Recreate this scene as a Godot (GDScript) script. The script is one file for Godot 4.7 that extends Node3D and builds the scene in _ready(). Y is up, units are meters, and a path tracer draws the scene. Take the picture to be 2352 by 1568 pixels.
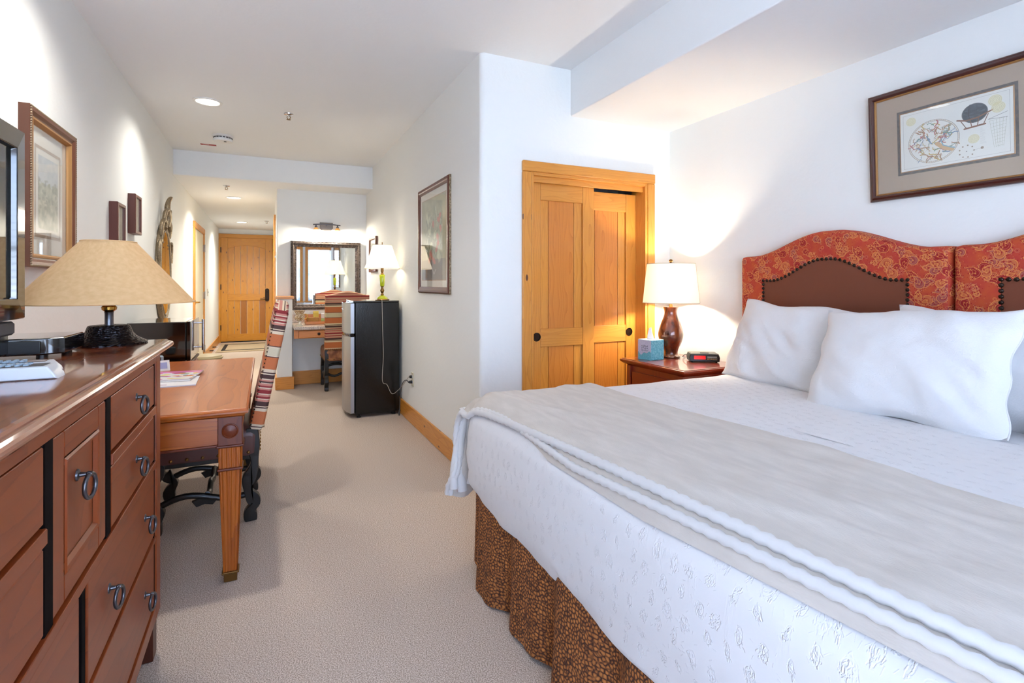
extends Node3D
# A hotel bedroom. x runs across the room, -z runs down the hall (a point is written P(x, y, depth)), y is up, metres.

const CEIL := 2.557
const LOW := 2.3
const XL := -0.84
const XR := 1.145
const XH := 2.577
const DW := -1.25
const DC := 2.848
const DV := 6.68
const DE := 12.03

var M := {}
var rng := RandomNumberGenerator.new()
var used := {}

func P(x: float, y: float, d: float) -> Vector3:
	return Vector3(x, y, -d)

# ---------------------------------------------------------------- mesh builder
class MB:
	var v := PackedVector3Array()
	var n := PackedVector3Array()
	var t := PackedVector2Array()
	var xf := Transform3D()
	var grain := 1
	var uvo := Vector2.ZERO

	func _init(g := 1, o := Vector2.ZERO):
		grain = g
		uvo = o

	func at(pos: Vector3, rot := Vector3.ZERO) -> MB:
		xf = Transform3D(Basis.from_euler(rot), pos)
		return self

	func uvof(p: Vector3, nn: Vector3) -> Vector2:
		var a := nn.abs()
		var ax := 0 if a.x >= a.y and a.x >= a.z else (1 if a.y >= a.z else 2)
		var r := Vector2.ZERO
		if grain == 1:
			r = Vector2(p.z, p.y) if ax == 0 else (Vector2(p.x, p.z) if ax == 1 else Vector2(p.x, p.y))
		elif grain == 0:
			r = Vector2(p.y, p.z) if ax == 0 else (Vector2(p.z, p.x) if ax == 1 else Vector2(p.y, p.x))
		else:
			r = Vector2(p.y, p.z) if ax == 0 else (Vector2(p.x, p.z) if ax == 1 else Vector2(p.x, p.y))
		return r + uvo

	func tri(a: Vector3, b: Vector3, c: Vector3, na: Vector3, nb: Vector3, nc: Vector3, ua: Vector2, ub: Vector2, uc: Vector2) -> void:
		var cr := (b - a).cross(c - a)
		if cr.length_squared() < 1e-16:
			return
		v.append(xf * a)
		n.append((xf.basis * na).normalized())
		t.append(ua)
		if cr.dot(na + nb + nc) > 0.0:
			v.append(xf * c); v.append(xf * b)
			n.append((xf.basis * nc).normalized()); n.append((xf.basis * nb).normalized())
			t.append(uc); t.append(ub)
		else:
			v.append(xf * b); v.append(xf * c)
			n.append((xf.basis * nb).normalized()); n.append((xf.basis * nc).normalized())
			t.append(ub); t.append(uc)

	func quad(p: Array, q: Array, u = null) -> void:
		var w = u
		if w == null:
			var m: Vector3 = q[0] + q[1] + q[2] + q[3]
			w = [uvof(p[0], m), uvof(p[1], m), uvof(p[2], m), uvof(p[3], m)]
		tri(p[0], p[1], p[2], q[0], q[1], q[2], w[0], w[1], w[2])
		tri(p[0], p[2], p[3], q[0], q[2], q[3], w[0], w[2], w[3])

	func face(a: Vector3, b: Vector3, c: Vector3, d: Vector3, nn: Vector3, u = null) -> void:
		quad([a, b, c, d], [nn, nn, nn, nn], u)

	func box(c: Vector3, s: Vector3, bev := 0.003) -> MB:
		var h := s * 0.5
		var b: float = minf(bev, minf(h.x, minf(h.y, h.z)) * 0.8)
		var i := h - Vector3(b, b, b)
		for a in 3:
			var p := (a + 1) % 3
			var q := (a + 2) % 3
			for sa in [-1.0, 1.0]:
				var na := Vector3.ZERO
				na[a] = sa
				var pts := []
				for k in [[-1, -1], [1, -1], [1, 1], [-1, 1]]:
					var w := Vector3.ZERO
					w[a] = sa * h[a]; w[p] = k[0] * i[p]; w[q] = k[1] * i[q]
					pts.append(c + w)
				quad(pts, [na, na, na, na])
				for sp in [-1.0, 1.0]:
					var np := Vector3.ZERO
					np[p] = sp
					var e := []
					for k in [[0, -1], [0, 1], [1, 1], [1, -1]]:
						var w := Vector3.ZERO
						w[a] = sa * (h[a] if k[0] == 0 else i[a])
						w[p] = sp * (i[p] if k[0] == 0 else h[p])
						w[q] = k[1] * i[q]
						e.append(c + w)
					quad(e, [na, na, np, np])
		for sx in [-1.0, 1.0]:
			for sy in [-1.0, 1.0]:
				for sz in [-1.0, 1.0]:
					var sg := Vector3(sx, sy, sz)
					var pa: Vector3 = c + sg * Vector3(h.x, i.y, i.z)
					var pb: Vector3 = c + sg * Vector3(i.x, h.y, i.z)
					var pc: Vector3 = c + sg * Vector3(i.x, i.y, h.z)
					tri(pa, pb, pc, Vector3(sx, 0, 0), Vector3(0, sy, 0), Vector3(0, 0, sz), uvof(pa, sg), uvof(pb, sg), uvof(pc, sg))
		return self

	# box between two opposite corners
	func bb(a: Vector3, b: Vector3, bev := 0.003) -> MB:
		return box((a + b) * 0.5, (b - a).abs(), bev)

	# profile: points (radius, y) turned round the y axis at c
	func lathe(prof: Array, seg := 32, c := Vector3.ZERO, crease := 35.0, from := 0.0, to := TAU) -> MB:
		var m := prof.size()
		var sn := []
		for k in m - 1:
			var e: Vector2 = prof[k + 1] - prof[k]
			sn.append(Vector2(e.y, -e.x).normalized())
		var lim := cos(deg_to_rad(crease))
		var len := 0.0
		for k in m - 1:
			var n0: Vector2 = sn[k]
			var n1: Vector2 = sn[k]
			if k > 0 and sn[k - 1].dot(sn[k]) > lim: n0 = (sn[k - 1] + sn[k]).normalized()
			if k < m - 2 and sn[k + 1].dot(sn[k]) > lim: n1 = (sn[k + 1] + sn[k]).normalized()
			var p0: Vector2 = prof[k]
			var p1: Vector2 = prof[k + 1]
			var l1: float = len + (p1 - p0).length()
			for j in seg:
				var a0 := from + (to - from) * j / seg
				var a1 := from + (to - from) * (j + 1) / seg
				var d0 := Vector3(cos(a0), 0, sin(a0))
				var d1 := Vector3(cos(a1), 0, sin(a1))
				var up := Vector3.UP
				var u0 := float(j) / seg
				var u1 := float(j + 1) / seg
				quad([c + d0 * p0.x + up * p0.y, c + d1 * p0.x + up * p0.y, c + d1 * p1.x + up * p1.y, c + d0 * p1.x + up * p1.y],
					[d0 * n0.x + up * n0.y, d1 * n0.x + up * n0.y, d1 * n1.x + up * n1.y, d0 * n1.x + up * n1.y],
					[Vector2(u0, len), Vector2(u1, len), Vector2(u1, l1), Vector2(u0, l1)])
			len = l1
		return self

	# tube along points; r is a number or an array; rib makes a twisted cord
	func tube(pts: Array, r, seg := 8, closed := false, caps := true, rib := 0.0, pitch := 0.03) -> MB:
		var m := pts.size()
		var tg := []
		for k in m:
			var a: Vector3 = pts[(k - 1 + m) % m] if closed or k > 0 else pts[k]
			var b: Vector3 = pts[(k + 1) % m] if closed or k < m - 1 else pts[k]
			tg.append((b - a).normalized())
		var up := Vector3.UP if absf(tg[0].y) < 0.9 else Vector3.RIGHT
		var fx: Vector3 = up.cross(tg[0]).normalized()
		var rings := []
		var nors := []
		var s := 0.0
		var ss := []
		for k in m:
			fx = (fx - tg[k] * fx.dot(tg[k])).normalized()
			var fy: Vector3 = tg[k].cross(fx)
			if k > 0: s += (pts[k] - pts[k - 1]).length()
			ss.append(s)
			var rr: float = r[k] if r is Array else r
			var ring := []
			var nor := []
			for j in seg:
				var an := TAU * j / seg
				var d: Vector3 = fx * cos(an) + fy * sin(an)
				var q := rr * (1.0 + rib * sin(TAU * s / pitch + an))
				ring.append(pts[k] + d * q)
				nor.append(d)
			rings.append(ring)
			nors.append(nor)
		for k in (m if closed else m - 1):
			var k2 := (k + 1) % m
			for j in seg:
				var j2 := (j + 1) % seg
				quad([rings[k][j], rings[k][j2], rings[k2][j2], rings[k2][j]], [nors[k][j], nors[k][j2], nors[k2][j2], nors[k2][j]],
					[Vector2(float(j) / seg, ss[k]), Vector2(float(j + 1) / seg, ss[k]), Vector2(float(j + 1) / seg, ss[k2]), Vector2(float(j) / seg, ss[k2])])
		if caps and not closed:
			for e in [0, m - 1]:
				var nn: Vector3 = tg[e] * (-1.0 if e == 0 else 1.0)
				for j in seg:
					tri(pts[e], rings[e][j], rings[e][(j + 1) % seg], nn, nn, nn, Vector2.ZERO, Vector2.ZERO, Vector2.ZERO)
		return self

	# smooth skin over rows of points; flip turns its outside
	func skin(g: Array, wrap_u := false, flip := false, uvs = null) -> MB:
		var nu := g.size()
		var nv: int = g[0].size()
		var nr := []
		for i in nu:
			var row := []
			for j in nv:
				var a: Vector3 = g[mini(i + 1, nu - 1)][j] - g[maxi(i - 1, 0)][j]
				var b: Vector3 = g[i][(j + 1) % nv if wrap_u else mini(j + 1, nv - 1)] - g[i][(j - 1 + nv) % nv if wrap_u else maxi(j - 1, 0)]
				var c := a.cross(b)
				if flip: c = -c
				row.append(c.normalized() if c.length_squared() > 1e-20 else Vector3.UP)
			nr.append(row)
		for i in nu - 1:
			for j in (nv if wrap_u else nv - 1):
				var j2 := (j + 1) % nv
				var u = null
				if uvs != null:
					u = [uvs[i][j], uvs[i + 1][j], uvs[i + 1][j2], uvs[i][j2]]
				quad([g[i][j], g[i + 1][j], g[i + 1][j2], g[i][j2]], [nr[i][j], nr[i + 1][j], nr[i + 1][j2], nr[i][j2]], u)
		return self

	# outline in the xy plane, from z0 to z1, with bevelled rims
	func prism(poly: PackedVector2Array, z0: float, z1: float, bev := 0.003, soft := 40.0) -> MB:
		var q := PackedVector2Array()
		for p in poly:
			if q.size() == 0 or (q[-1] - p).length() > 1e-5: q.append(p)
		if (q[0] - q[-1]).length() < 1e-5: q.remove_at(q.size() - 1)
		if Geometry2D.is_polygon_clockwise(q):
			q = q.duplicate()
			q.reverse()
		var m := q.size()
		var en := []
		for k in m:
			var e: Vector2 = q[(k + 1) % m] - q[k]
			en.append(Vector2(e.y, -e.x).normalized())
		var ins := PackedVector2Array()
		for k in m:
			var a: Vector2 = en[(k - 1 + m) % m]
			var b: Vector2 = en[k]
			var bis: Vector2 = (a + b).normalized()
			ins.append(q[k] - bis * bev / maxf(0.35, bis.dot(b)))
		var lim := cos(deg_to_rad(soft))
		for k in m:
			var k2 := (k + 1) % m
			var nb: Vector2 = en[k]
			var n0: Vector2 = nb
			var n1: Vector2 = nb
			if en[(k - 1 + m) % m].dot(nb) > lim: n0 = (en[(k - 1 + m) % m] + nb).normalized()
			if en[k2].dot(nb) > lim: n1 = (en[k2] + nb).normalized()
			var a3 := Vector3(n0.x, n0.y, 0)
			var b3 := Vector3(n1.x, n1.y, 0)
			quad([Vector3(q[k].x, q[k].y, z0 + bev), Vector3(q[k2].x, q[k2].y, z0 + bev), Vector3(q[k2].x, q[k2].y, z1 - bev), Vector3(q[k].x, q[k].y, z1 - bev)], [a3, b3, b3, a3])
			for s in 2:
				var zo: float = z1 - bev if s == 1 else z0 + bev
				var zi: float = z1 if s == 1 else z0
				var nz := Vector3(0, 0, 1 if s == 1 else -1)
				quad([Vector3(q[k].x, q[k].y, zo), Vector3(q[k2].x, q[k2].y, zo), Vector3(ins[k2].x, ins[k2].y, zi), Vector3(ins[k].x, ins[k].y, zi)], [a3, b3, nz, nz])
		var tr := Geometry2D.triangulate_polygon(q)
		for s in 2:
			var zi: float = z1 if s == 1 else z0
			var nz := Vector3(0, 0, 1 if s == 1 else -1)
			for k in range(0, tr.size(), 3):
				var a := Vector3(ins[tr[k]].x, ins[tr[k]].y, zi)
				var b := Vector3(ins[tr[k + 1]].x, ins[tr[k + 1]].y, zi)
				var c := Vector3(ins[tr[k + 2]].x, ins[tr[k + 2]].y, zi)
				tri(a, b, c, nz, nz, nz, uvof(a, nz), uvof(b, nz), uvof(c, nz))
		return self

	# mitred moulding round a w x h rectangle in the xy plane; profile points are (inset, z)
	func frame(w: float, h: float, prof: Array) -> MB:
		for k in prof.size() - 1:
			var p0: Vector2 = prof[k]
			var p1: Vector2 = prof[k + 1]
			for side in 4:
				var ax := Vector3(1, 0, 0) if side % 2 == 0 else Vector3(0, 1, 0)
				var out := Vector3(0, -1, 0) if side == 0 else (Vector3(1, 0, 0) if side == 1 else (Vector3(0, 1, 0) if side == 2 else Vector3(-1, 0, 0)))
				var L := (w if side % 2 == 0 else h) * 0.5
				var D := (h if side % 2 == 0 else w) * 0.5
				var e := p1 - p0
				var nn := (out * e.y + Vector3(0, 0, 1) * e.x).normalized()
				var pts := [ax * -(L - p0.x) + out * (D - p0.x) + Vector3(0, 0, p0.y), ax * (L - p0.x) + out * (D - p0.x) + Vector3(0, 0, p0.y),
					ax * (L - p1.x) + out * (D - p1.x) + Vector3(0, 0, p1.y), ax * -(L - p1.x) + out * (D - p1.x) + Vector3(0, 0, p1.y)]
				var us := []
				for q in pts:
					us.append(Vector2((p0.x + p0.y) if us.size() < 2 else (p1.x + p1.y), q.dot(ax)) + uvo)
				quad(pts, [nn, nn, nn, nn], us)
		return self

	# flat picture rectangle facing +z with 0..1 uvs
	func card(w: float, h: float, z: float, c := Vector2.ZERO) -> MB:
		var a := Vector3(c.x - w / 2, c.y - h / 2, z)
		face(a, a + Vector3(w, 0, 0), a + Vector3(w, h, 0), a + Vector3(0, h, 0), Vector3(0, 0, 1), [Vector2(0, 1), Vector2(1, 1), Vector2(1, 0), Vector2(0, 0)])
		return self

	func dome(c: Vector3, r: float, axis: Vector3, flat := 0.7, seg := 8) -> MB:
		var keep := xf
		var z := axis.normalized()
		var x := (Vector3.UP if absf(z.y) < 0.9 else Vector3.RIGHT).cross(z).normalized()
		xf = keep * Transform3D(Basis(x, z, x.cross(z)), c)
		lathe([Vector2(r, 0), Vector2(r * 0.82, r * flat * 0.57), Vector2(r * 0.45, r * flat * 0.89), Vector2(0.0, r * flat)], seg, Vector3.ZERO, 60.0)
		xf = keep
		return self

	func mesh() -> ArrayMesh:
		var arr := []
		arr.resize(Mesh.ARRAY_MAX)
		arr[Mesh.ARRAY_VERTEX] = v
		arr[Mesh.ARRAY_NORMAL] = n
		arr[Mesh.ARRAY_TEX_UV] = t
		var m := ArrayMesh.new()
		m.add_surface_from_arrays(Mesh.PRIMITIVE_TRIANGLES, arr)
		return m

# ---------------------------------------------------------------- scene helpers
func numbered(called: String) -> String:
	if not used.has(called):
		used[called] = 0
		return called
	used[called] += 1
	return "%s_%03d" % [called, used[called]]

func tag(o: Node3D, label: String, category: String, group := "", kind := "") -> Node3D:
	o.set_meta("label", label)
	if category: o.set_meta("category", category)
	if group: o.set_meta("group", group)
	if kind: o.set_meta("kind", kind)
	return o

func thing(called: String, label: String, category: String, pos := Vector3.ZERO, turn := 0.0, group := "", kind := "") -> Node3D:
	var o := Node3D.new()
	o.name = numbered(called)
	add_child(o)
	o.position = pos
	o.rotation.y = deg_to_rad(turn)
	return tag(o, label, category, group, kind)

func part(parent: Node3D, called: String, mb, m: Material, pos := Vector3.ZERO, rot := Vector3.ZERO, label := "") -> MeshInstance3D:
	var o := MeshInstance3D.new()
	o.name = called
	o.mesh = mb.mesh() if mb is MB else mb
	o.material_override = m
	o.position = pos
	o.rotation = rot
	o.cast_shadow = GeometryInstance3D.SHADOW_CASTING_SETTING_ON
	parent.add_child(o, true)
	if label: o.set_meta("label", label)
	return o

func shell(called: String, mb: MB, m: Material, label: String, category: String) -> MeshInstance3D:
	var o := part(self, numbered(called), mb, m)
	tag(o, label, category, "", "structure")
	return o

func rnd(a: float, b: float) -> float:
	return rng.randf_range(a, b)

func ruv() -> Vector2:
	return Vector2(rnd(0, 3), rnd(0, 3))

func omni(parent: Node3D, pos: Vector3, e: float, c: Color, size := 0.03) -> void:
	var l := OmniLight3D.new()
	l.name = "bulb_light"
	l.light_energy = e
	l.light_color = c
	l.light_size = size
	l.omni_range = 20.0
	l.omni_attenuation = 2.0
	l.shadow_enabled = true
	parent.add_child(l, true)
	l.position = pos

func rr(w: float, h: float, r: float, seg := 5) -> PackedVector2Array:
	var q := PackedVector2Array()
	for k in 4:
		var c := Vector2((w / 2 - r) * (1 if k == 0 or k == 3 else -1), (h / 2 - r) * (1 if k < 2 else -1))
		for j in seg + 1:
			var a := PI / 2 * k + PI / 2 * j / seg
			q.append(c + Vector2(cos(a), sin(a)) * r)
	return q

func arc(c: Vector3, r: float, a0: float, a1: float, n: int, ux: Vector3, uy: Vector3) -> Array:
	var q := []
	for k in n + 1:
		var a := lerpf(a0, a1, float(k) / n)
		q.append(c + ux * cos(a) * r + uy * sin(a) * r)
	return q

# Catmull-Rom through points
func curve(p: Array, n: int) -> Array:
	var out := []
	for i in p.size() - 1:
		var a: Vector3 = p[maxi(i - 1, 0)]
		var d: Vector3 = p[mini(i + 2, p.size() - 1)]
		for k in n:
			out.append(p[i].cubic_interpolate(p[i + 1], a, d, float(k) / n))
	out.append(p[-1])
	return out

func curve2(p: Array, n: int) -> PackedVector2Array:
	var out := PackedVector2Array()
	for i in p.size() - 1:
		var a: Vector2 = p[maxi(i - 1, 0)]
		var d: Vector2 = p[mini(i + 2, p.size() - 1)]
		for k in n:
			out.append(p[i].cubic_interpolate(p[i + 1], a, d, float(k) / n))
	out.append(p[-1])
	return out

# ---------------------------------------------------------------- everything
const LAMP_BED := 0.62
const LAMP_FRIDGE := 0.08
const LAMP_VANITY := 0.55

func _ready() -> void:
	# camera: level, turned 25 degrees to the right, lens shifted down
	var cam := Camera3D.new()
	cam.name = "camera"
	cam.near = 0.05
	cam.far = 60.0
	cam.projection = Camera3D.PROJECTION_FRUSTUM
	cam.size = 0.05 * 1568.0 / 1199.0
	cam.frustum_offset = Vector2(0, -0.05 * 134.0 / 1199.0)
	cam.position = Vector3(0, 1.2, 0)
	cam.rotation.y = deg_to_rad(-25.335)
	add_child(cam)
	cam.current = true
	# daylight comes through the windows behind the camera
	var env := Environment.new()
	env.tonemap_mode = Environment.TONE_MAPPER_LINEAR
	env.tonemap_exposure = 1.08
	env.background_mode = Environment.BG_SKY
	var sm := ProceduralSkyMaterial.new()
	sm.sky_top_color = Color(0.66, 0.79, 1.0)
	sm.sky_horizon_color = Color(0.83, 0.90, 0.99)
	sm.ground_bottom_color = Color(0.80, 0.87, 0.97)
	sm.ground_horizon_color = Color(0.84, 0.90, 0.98)
	sm.sky_energy_multiplier = 1.0
	sm.ground_energy_multiplier = 1.15
	var sky := Sky.new()
	sky.sky_material = sm
	env.sky = sky
	env.background_energy_multiplier = 16.5
	env.sdfgi_enabled = true
	env.ssao_enabled = true
	env.ssil_enabled = true
	var we := WorldEnvironment.new()
	we.name = "environment"
	we.environment = env
	add_child(we)
	rng.seed = 7
	materials()
	build_room()
	build_windows()
	build_doors()
	build_bed()
	build_dresser()
	build_desk()
	build_chair("dining_chair", "striped high-back chair with black carved legs pushed under the desk", P(-0.246, 0, 3.17), 90, M["stripe_a"], M["seat_leather"])
	build_chair("dining_chair", "striped high-back chair with cowhide seat at the vanity", P(0.83, 0, 6.315), 0, M["stripe_b"], M["hide_leather"], 8.0)
	build_microwave()
	build_fridge()
	build_vanity()
	build_pictures()
	build_dresser_things()
	build_fittings()

# ---------------------------------------------------------------- textures
class Paint:
	var im: Image
	var w: int
	var h: int
	func _init(ww: int, hh: int, c: Color):
		w = ww; h = hh
		im = Image.create(w, h, false, Image.FORMAT_RGB8)
		im.fill(c)
	func dot(x: int, y: int, c: Color, a: float) -> void:
		x = posmod(x, w); y = posmod(y, h)
		im.set_pixel(x, y, im.get_pixel(x, y).lerp(c, clampf(a, 0, 1)))
	func line(a: Vector2, b: Vector2, t: float, c: Color, al := 1.0) -> void:
		var n := int((b - a).length() * 1.3) + 1
		for k in n + 1:
			var p := a.lerp(b, float(k) / n)
			blob(p, t * 0.5, t * 0.5, c, al)
	func path(p: Array, t: float, c: Color, al := 1.0) -> void:
		for k in p.size() - 1:
			line(p[k], p[k + 1], t, c, al)
	func blob(p: Vector2, rx: float, ry: float, c: Color, al := 1.0) -> void:
		for y in range(int(floor(p.y - ry)), int(ceil(p.y + ry)) + 1):
			for x in range(int(floor(p.x - rx)), int(ceil(p.x + rx)) + 1):
				var e := Vector2((x - p.x) / maxf(rx, 0.5), (y - p.y) / maxf(ry, 0.5)).length()
				if e <= 1.0: dot(x, y, c, al)
	func ring(p: Vector2, rx: float, ry: float, t: float, c: Color, al := 1.0, a0 := 0.0, a1 := TAU) -> void:
		var n := int(maxf(rx, ry) * absf(a1 - a0)) + 8
		var q := []
		for k in n + 1:
			var a := lerpf(a0, a1, float(k) / n)
			q.append(p + Vector2(cos(a) * rx, sin(a) * ry))
		path(q, t, c, al)
	func rect(x: int, y: int, ww: int, hh: int, c: Color) -> void:
		im.fill_rect(Rect2i(x, y, ww, hh), c)
	func tex() -> ImageTexture:
		return ImageTexture.create_from_image(im)

func nz(w: int, h: int, f: float, sd: int, oct := 3, type := FastNoiseLite.TYPE_SIMPLEX_SMOOTH) -> PackedByteArray:
	var n := FastNoiseLite.new()
	n.noise_type = type
	n.frequency = f
	n.seed = sd
	n.fractal_octaves = oct
	return n.get_seamless_image(w, h).get_data()

func ntex(size: int, f: float, sd: int, cols: Array, oct := 3, type := FastNoiseLite.TYPE_SIMPLEX_SMOOTH, at = null) -> NoiseTexture2D:
	var n := FastNoiseLite.new()
	n.noise_type = type
	n.frequency = f
	n.seed = sd
	n.fractal_octaves = oct
	var t := NoiseTexture2D.new()
	t.width = size
	t.height = size
	t.seamless = true
	t.noise = n
	if cols.size():
		var g := Gradient.new()
		var offs := PackedFloat32Array()
		for k in cols.size():
			offs.append(float(k) / (cols.size() - 1) if at == null else at[k])
		g.offsets = offs
		g.colors = PackedColorArray(cols)
		t.color_ramp = g
	return t

# wood with the grain along v
func wood(w: int, h: int, sd: int, light: Color, mid: Color, dark: Color, rings: float, knots: int, streak: float) -> ImageTexture:
	var big := nz(w, h, 0.009, sd, 2)
	var fine := nz(w, w, 0.09, sd + 1, 2)
	var r := RandomNumberGenerator.new()
	r.seed = sd
	var kn := []
	for k in knots:
		kn.append([r.randf() * w, r.randf() * h, r.randf_range(4, 9)])
	var out := PackedByteArray()
	out.resize(w * h * 3)
	var i := 0
	for y in h:
		for x in w:
			var b := big[(absi(h / 2 - y) / 5) * w + x] / 255.0
			var u := float(x) / w
			var warp := b * 3.2
			var dark_k := 0.0
			for k in kn:
				var dx := absf(x - k[0])
				dx = minf(dx, w - dx)
				var dy := absf(y - k[1]) * 0.55
				var e = sqrt(dx * dx + dy * dy) / k[2]
				if e < 6.0:
					warp += 1.6 * exp(-e * 0.6)
					if e < 1.25: dark_k = maxf(dark_k, clampf((1.25 - e) * 3.0, 0, 1))
			var ph := (u * rings + warp)
			ph -= floor(ph)
			var g := ph * ph * 0.75 + 0.25 * ph
			var f := fine[((y / 14) % w) * w + (x * 3) % w] / 255.0
			var c := light.lerp(mid, clampf(g * 0.85 + (f - 0.5) * streak, 0, 1))
			c = c.lerp(dark, clampf((g - 0.75) * 1.2 + (f - 0.6) * streak, 0, 0.55))
			c = c.lerp(Color(0.30, 0.14, 0.06), dark_k * 0.85)
			out[i] = int(c.r * 255); out[i + 1] = int(c.g * 255); out[i + 2] = int(c.b * 255)
			i += 3
	return ImageTexture.create_from_image(Image.create_from_data(w, h, false, Image.FORMAT_RGB8, out))

func stripes(sd: int, pale: Color) -> ImageTexture:
	# stripes of the chair fabric, v 0..1 from seat to top
	var cr := Color(0.84, 0.765, 0.66)
	var rust := Color(0.74, 0.42, 0.25)
	var wine := Color(0.55, 0.17, 0.18)
	var dk := Color(0.30, 0.20, 0.19)
	var rose := Color(0.76, 0.50, 0.44)
	var be := Color(0.72, 0.65, 0.50)
	var s := [[cr, 2], [dk, 1], [cr, 2], [rust, 13], [cr, 3], [dk, 1.2], [cr, 1], [dk, 4.5], [rose, 2], [cr, 1], [wine, 2], [rose, 2], [cr, 1], [wine, 3.5], [rose, 1.5], [cr, 1.2], [wine, 1.5], [rose, 2.2], [cr, 0.8], [dk, 1.5], [rose, 1.5],
		[cr, 1.2], [dk, 4], [cr, 1.2], [dk, 1.2], [cr, 3.2], [rust, 12], [dk, 0.8], [cr, 1], [be, 8], [cr, 1], [dk, 0.8], [rust, 12], [cr, 3], [dk, 1.2], [cr, 1], [dk, 4], [rose, 2], [cr, 1], [wine, 1.8], [cr, 1.2], [rose, 1.6], [wine, 1.5], [cr, 1], [rose, 2], [wine, 4], [cr, 1.2], [rose, 2.2], [wine, 1.5], [cr, 1.2], [rose, 3]]
	var tot := 0.0
	for e in s: tot += e[1]
	var w := 128
	var h := 1024
	var n := nz(w, w, 0.25, sd, 2)
	var im := Image.create(w, h, false, Image.FORMAT_RGB8)
	var y0 := 0.0
	for e in s:
		var y1: float = y0 + e[1] / tot * h
		for y in range(int(y0), mini(int(y1), h)):
			for x in w:
				var c: Color = e[0]
				if e[0] == be and ((x / 3 + y / 4) % 2 == 0): c = pale
				c = c * (0.9 + 0.2 * n[(y % w) * w + x] / 255.0)
				im.set_pixel(x, y, c)
		y0 = y1
	return ImageTexture.create_from_image(im)

func paisley() -> ImageTexture:
	var p := Paint.new(640, 640, Color(0.66, 0.28, 0.20))
	var r := RandomNumberGenerator.new()
	r.seed = 41
	var n := nz(640, 640, 0.009, 7, 3)
	for y in 640:
		for x in 640:
			var b := n[y * 640 + x] / 255.0
			p.im.set_pixel(x, y, Color(0.69, 0.20, 0.15).lerp(Color(0.73, 0.30, 0.13), clampf(b * 1.6 - 0.3, 0, 1)))
	var gold := Color(0.84, 0.53, 0.27)
	var rose := Color(0.74, 0.42, 0.31)
	var red := Color(0.58, 0.06, 0.06)
	for k in 900:
		p.blob(Vector2(r.randf() * 640, r.randf() * 640), 1.6, 1.6, [gold, red, rose][k % 3], 0.7)
	for k in 140:
		var c := Vector2(r.randf() * 640, r.randf() * 640)
		var s := r.randf_range(20, 50)
		var a0 := r.randf() * TAU
		var dirn := 1.0 if r.randf() < 0.5 else -1.0
		var fill: Color = [red, Color(0.74, 0.38, 0.20), Color(0.60, 0.28, 0.26)][k % 3]
		for lay in 4:
			var q := []
			var sc := s * (1.0 - 0.23 * lay)
			for j in 33:
				var t := TAU * j / 32
				var e := Vector2(-cos(t), sin(t) * pow(absf(sin(t / 2)), 1.5) * 0.85) * sc * 0.9
				e = e.rotated(dirn * 0.7 * maxf(-e.x, 0.0) / sc)
				q.append(c + e.rotated(a0))
			if lay == 0:
				for j in q.size(): p.line(c, q[j], 6.0, fill, 0.5)
			p.path(q, 3.0 if lay == 0 else 1.8, [gold, rose, red, gold][lay], 0.85)
			if lay == 0:
				for j in range(0, 32, 2): p.blob(q[j] + (q[j] - c).normalized() * 6.0, 2.6, 2.6, rose if j % 4 else red, 0.8)
		for j in 7:
			p.blob(c + Vector2.from_angle(a0 + j * 0.9) * s * 0.36, 3.2, 3.2, red if j % 2 else gold, 0.85)
	for k in 60:
		var c := Vector2(r.randf() * 640, r.randf() * 640)
		var s := r.randf_range(5, 11)
		for j in 6:
			p.ring(c + Vector2.from_angle(j * TAU / 6) * s, s * 0.55, s * 0.55, 1.4, gold if k % 2 else rose, 0.8)
		p.blob(c, s * 0.5, s * 0.5, red, 0.9)
	return p.tex()

func skirt_cloth() -> NoiseTexture2D:
	var t := ntex(512, 0.055, 5, [Color(0.20, 0.10, 0.05), Color(0.30, 0.16, 0.08), Color(0.68, 0.41, 0.19), Color(0.82, 0.54, 0.28)], 2, FastNoiseLite.TYPE_CELLULAR, [0.0, 0.17, 0.34, 0.85])
	t.noise.cellular_return_type = FastNoiseLite.RETURN_DISTANCE2_SUB
	t.noise.cellular_jitter = 0.85
	t.noise.fractal_type = FastNoiseLite.FRACTAL_NONE
	return t

# raised motifs of a woven coverlet, as a height map
func matelasse() -> ImageTexture:
	var p := Paint.new(768, 768, Color(0.5, 0.5, 0.5))
	var r := RandomNumberGenerator.new()
	r.seed = 19
	for row in 9:
		for col in 9:
			var c := Vector2(col * 85 + (42 if row % 2 else 0) + r.randf_range(-14, 14), row * 85 + 42 + r.randf_range(-14, 14))
			var a := r.randf_range(-0.5, 0.5)
			var rx := r.randf_range(9, 24)
			var ry := r.randf_range(20, 32)
			for j in 34:
				var q := Vector2(r.randf_range(-1, 1), r.randf_range(-1, 1))
				if q.length() > 1.0: continue
				var e := c + Vector2(q.x * rx, q.y * ry).rotated(a)
				p.line(e, e + Vector2(r.randf_range(-5, 5), r.randf_range(3, 11)).rotated(a), 3.0, Color(0.85, 0.85, 0.85) if j % 2 else Color(0.2, 0.2, 0.2), 0.8)
			p.ring(c, rx * 0.7, ry * 0.8, 3.0, Color(0.3, 0.3, 0.3), 0.7)
	for k in 260:
		var c := Vector2(r.randf() * 768, r.randf() * 768)
		p.line(c, c + Vector2.from_angle(r.randf() * TAU) * 12, 2.0, Color(0.68, 0.68, 0.68), 0.7)
	return p.tex()

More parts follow.
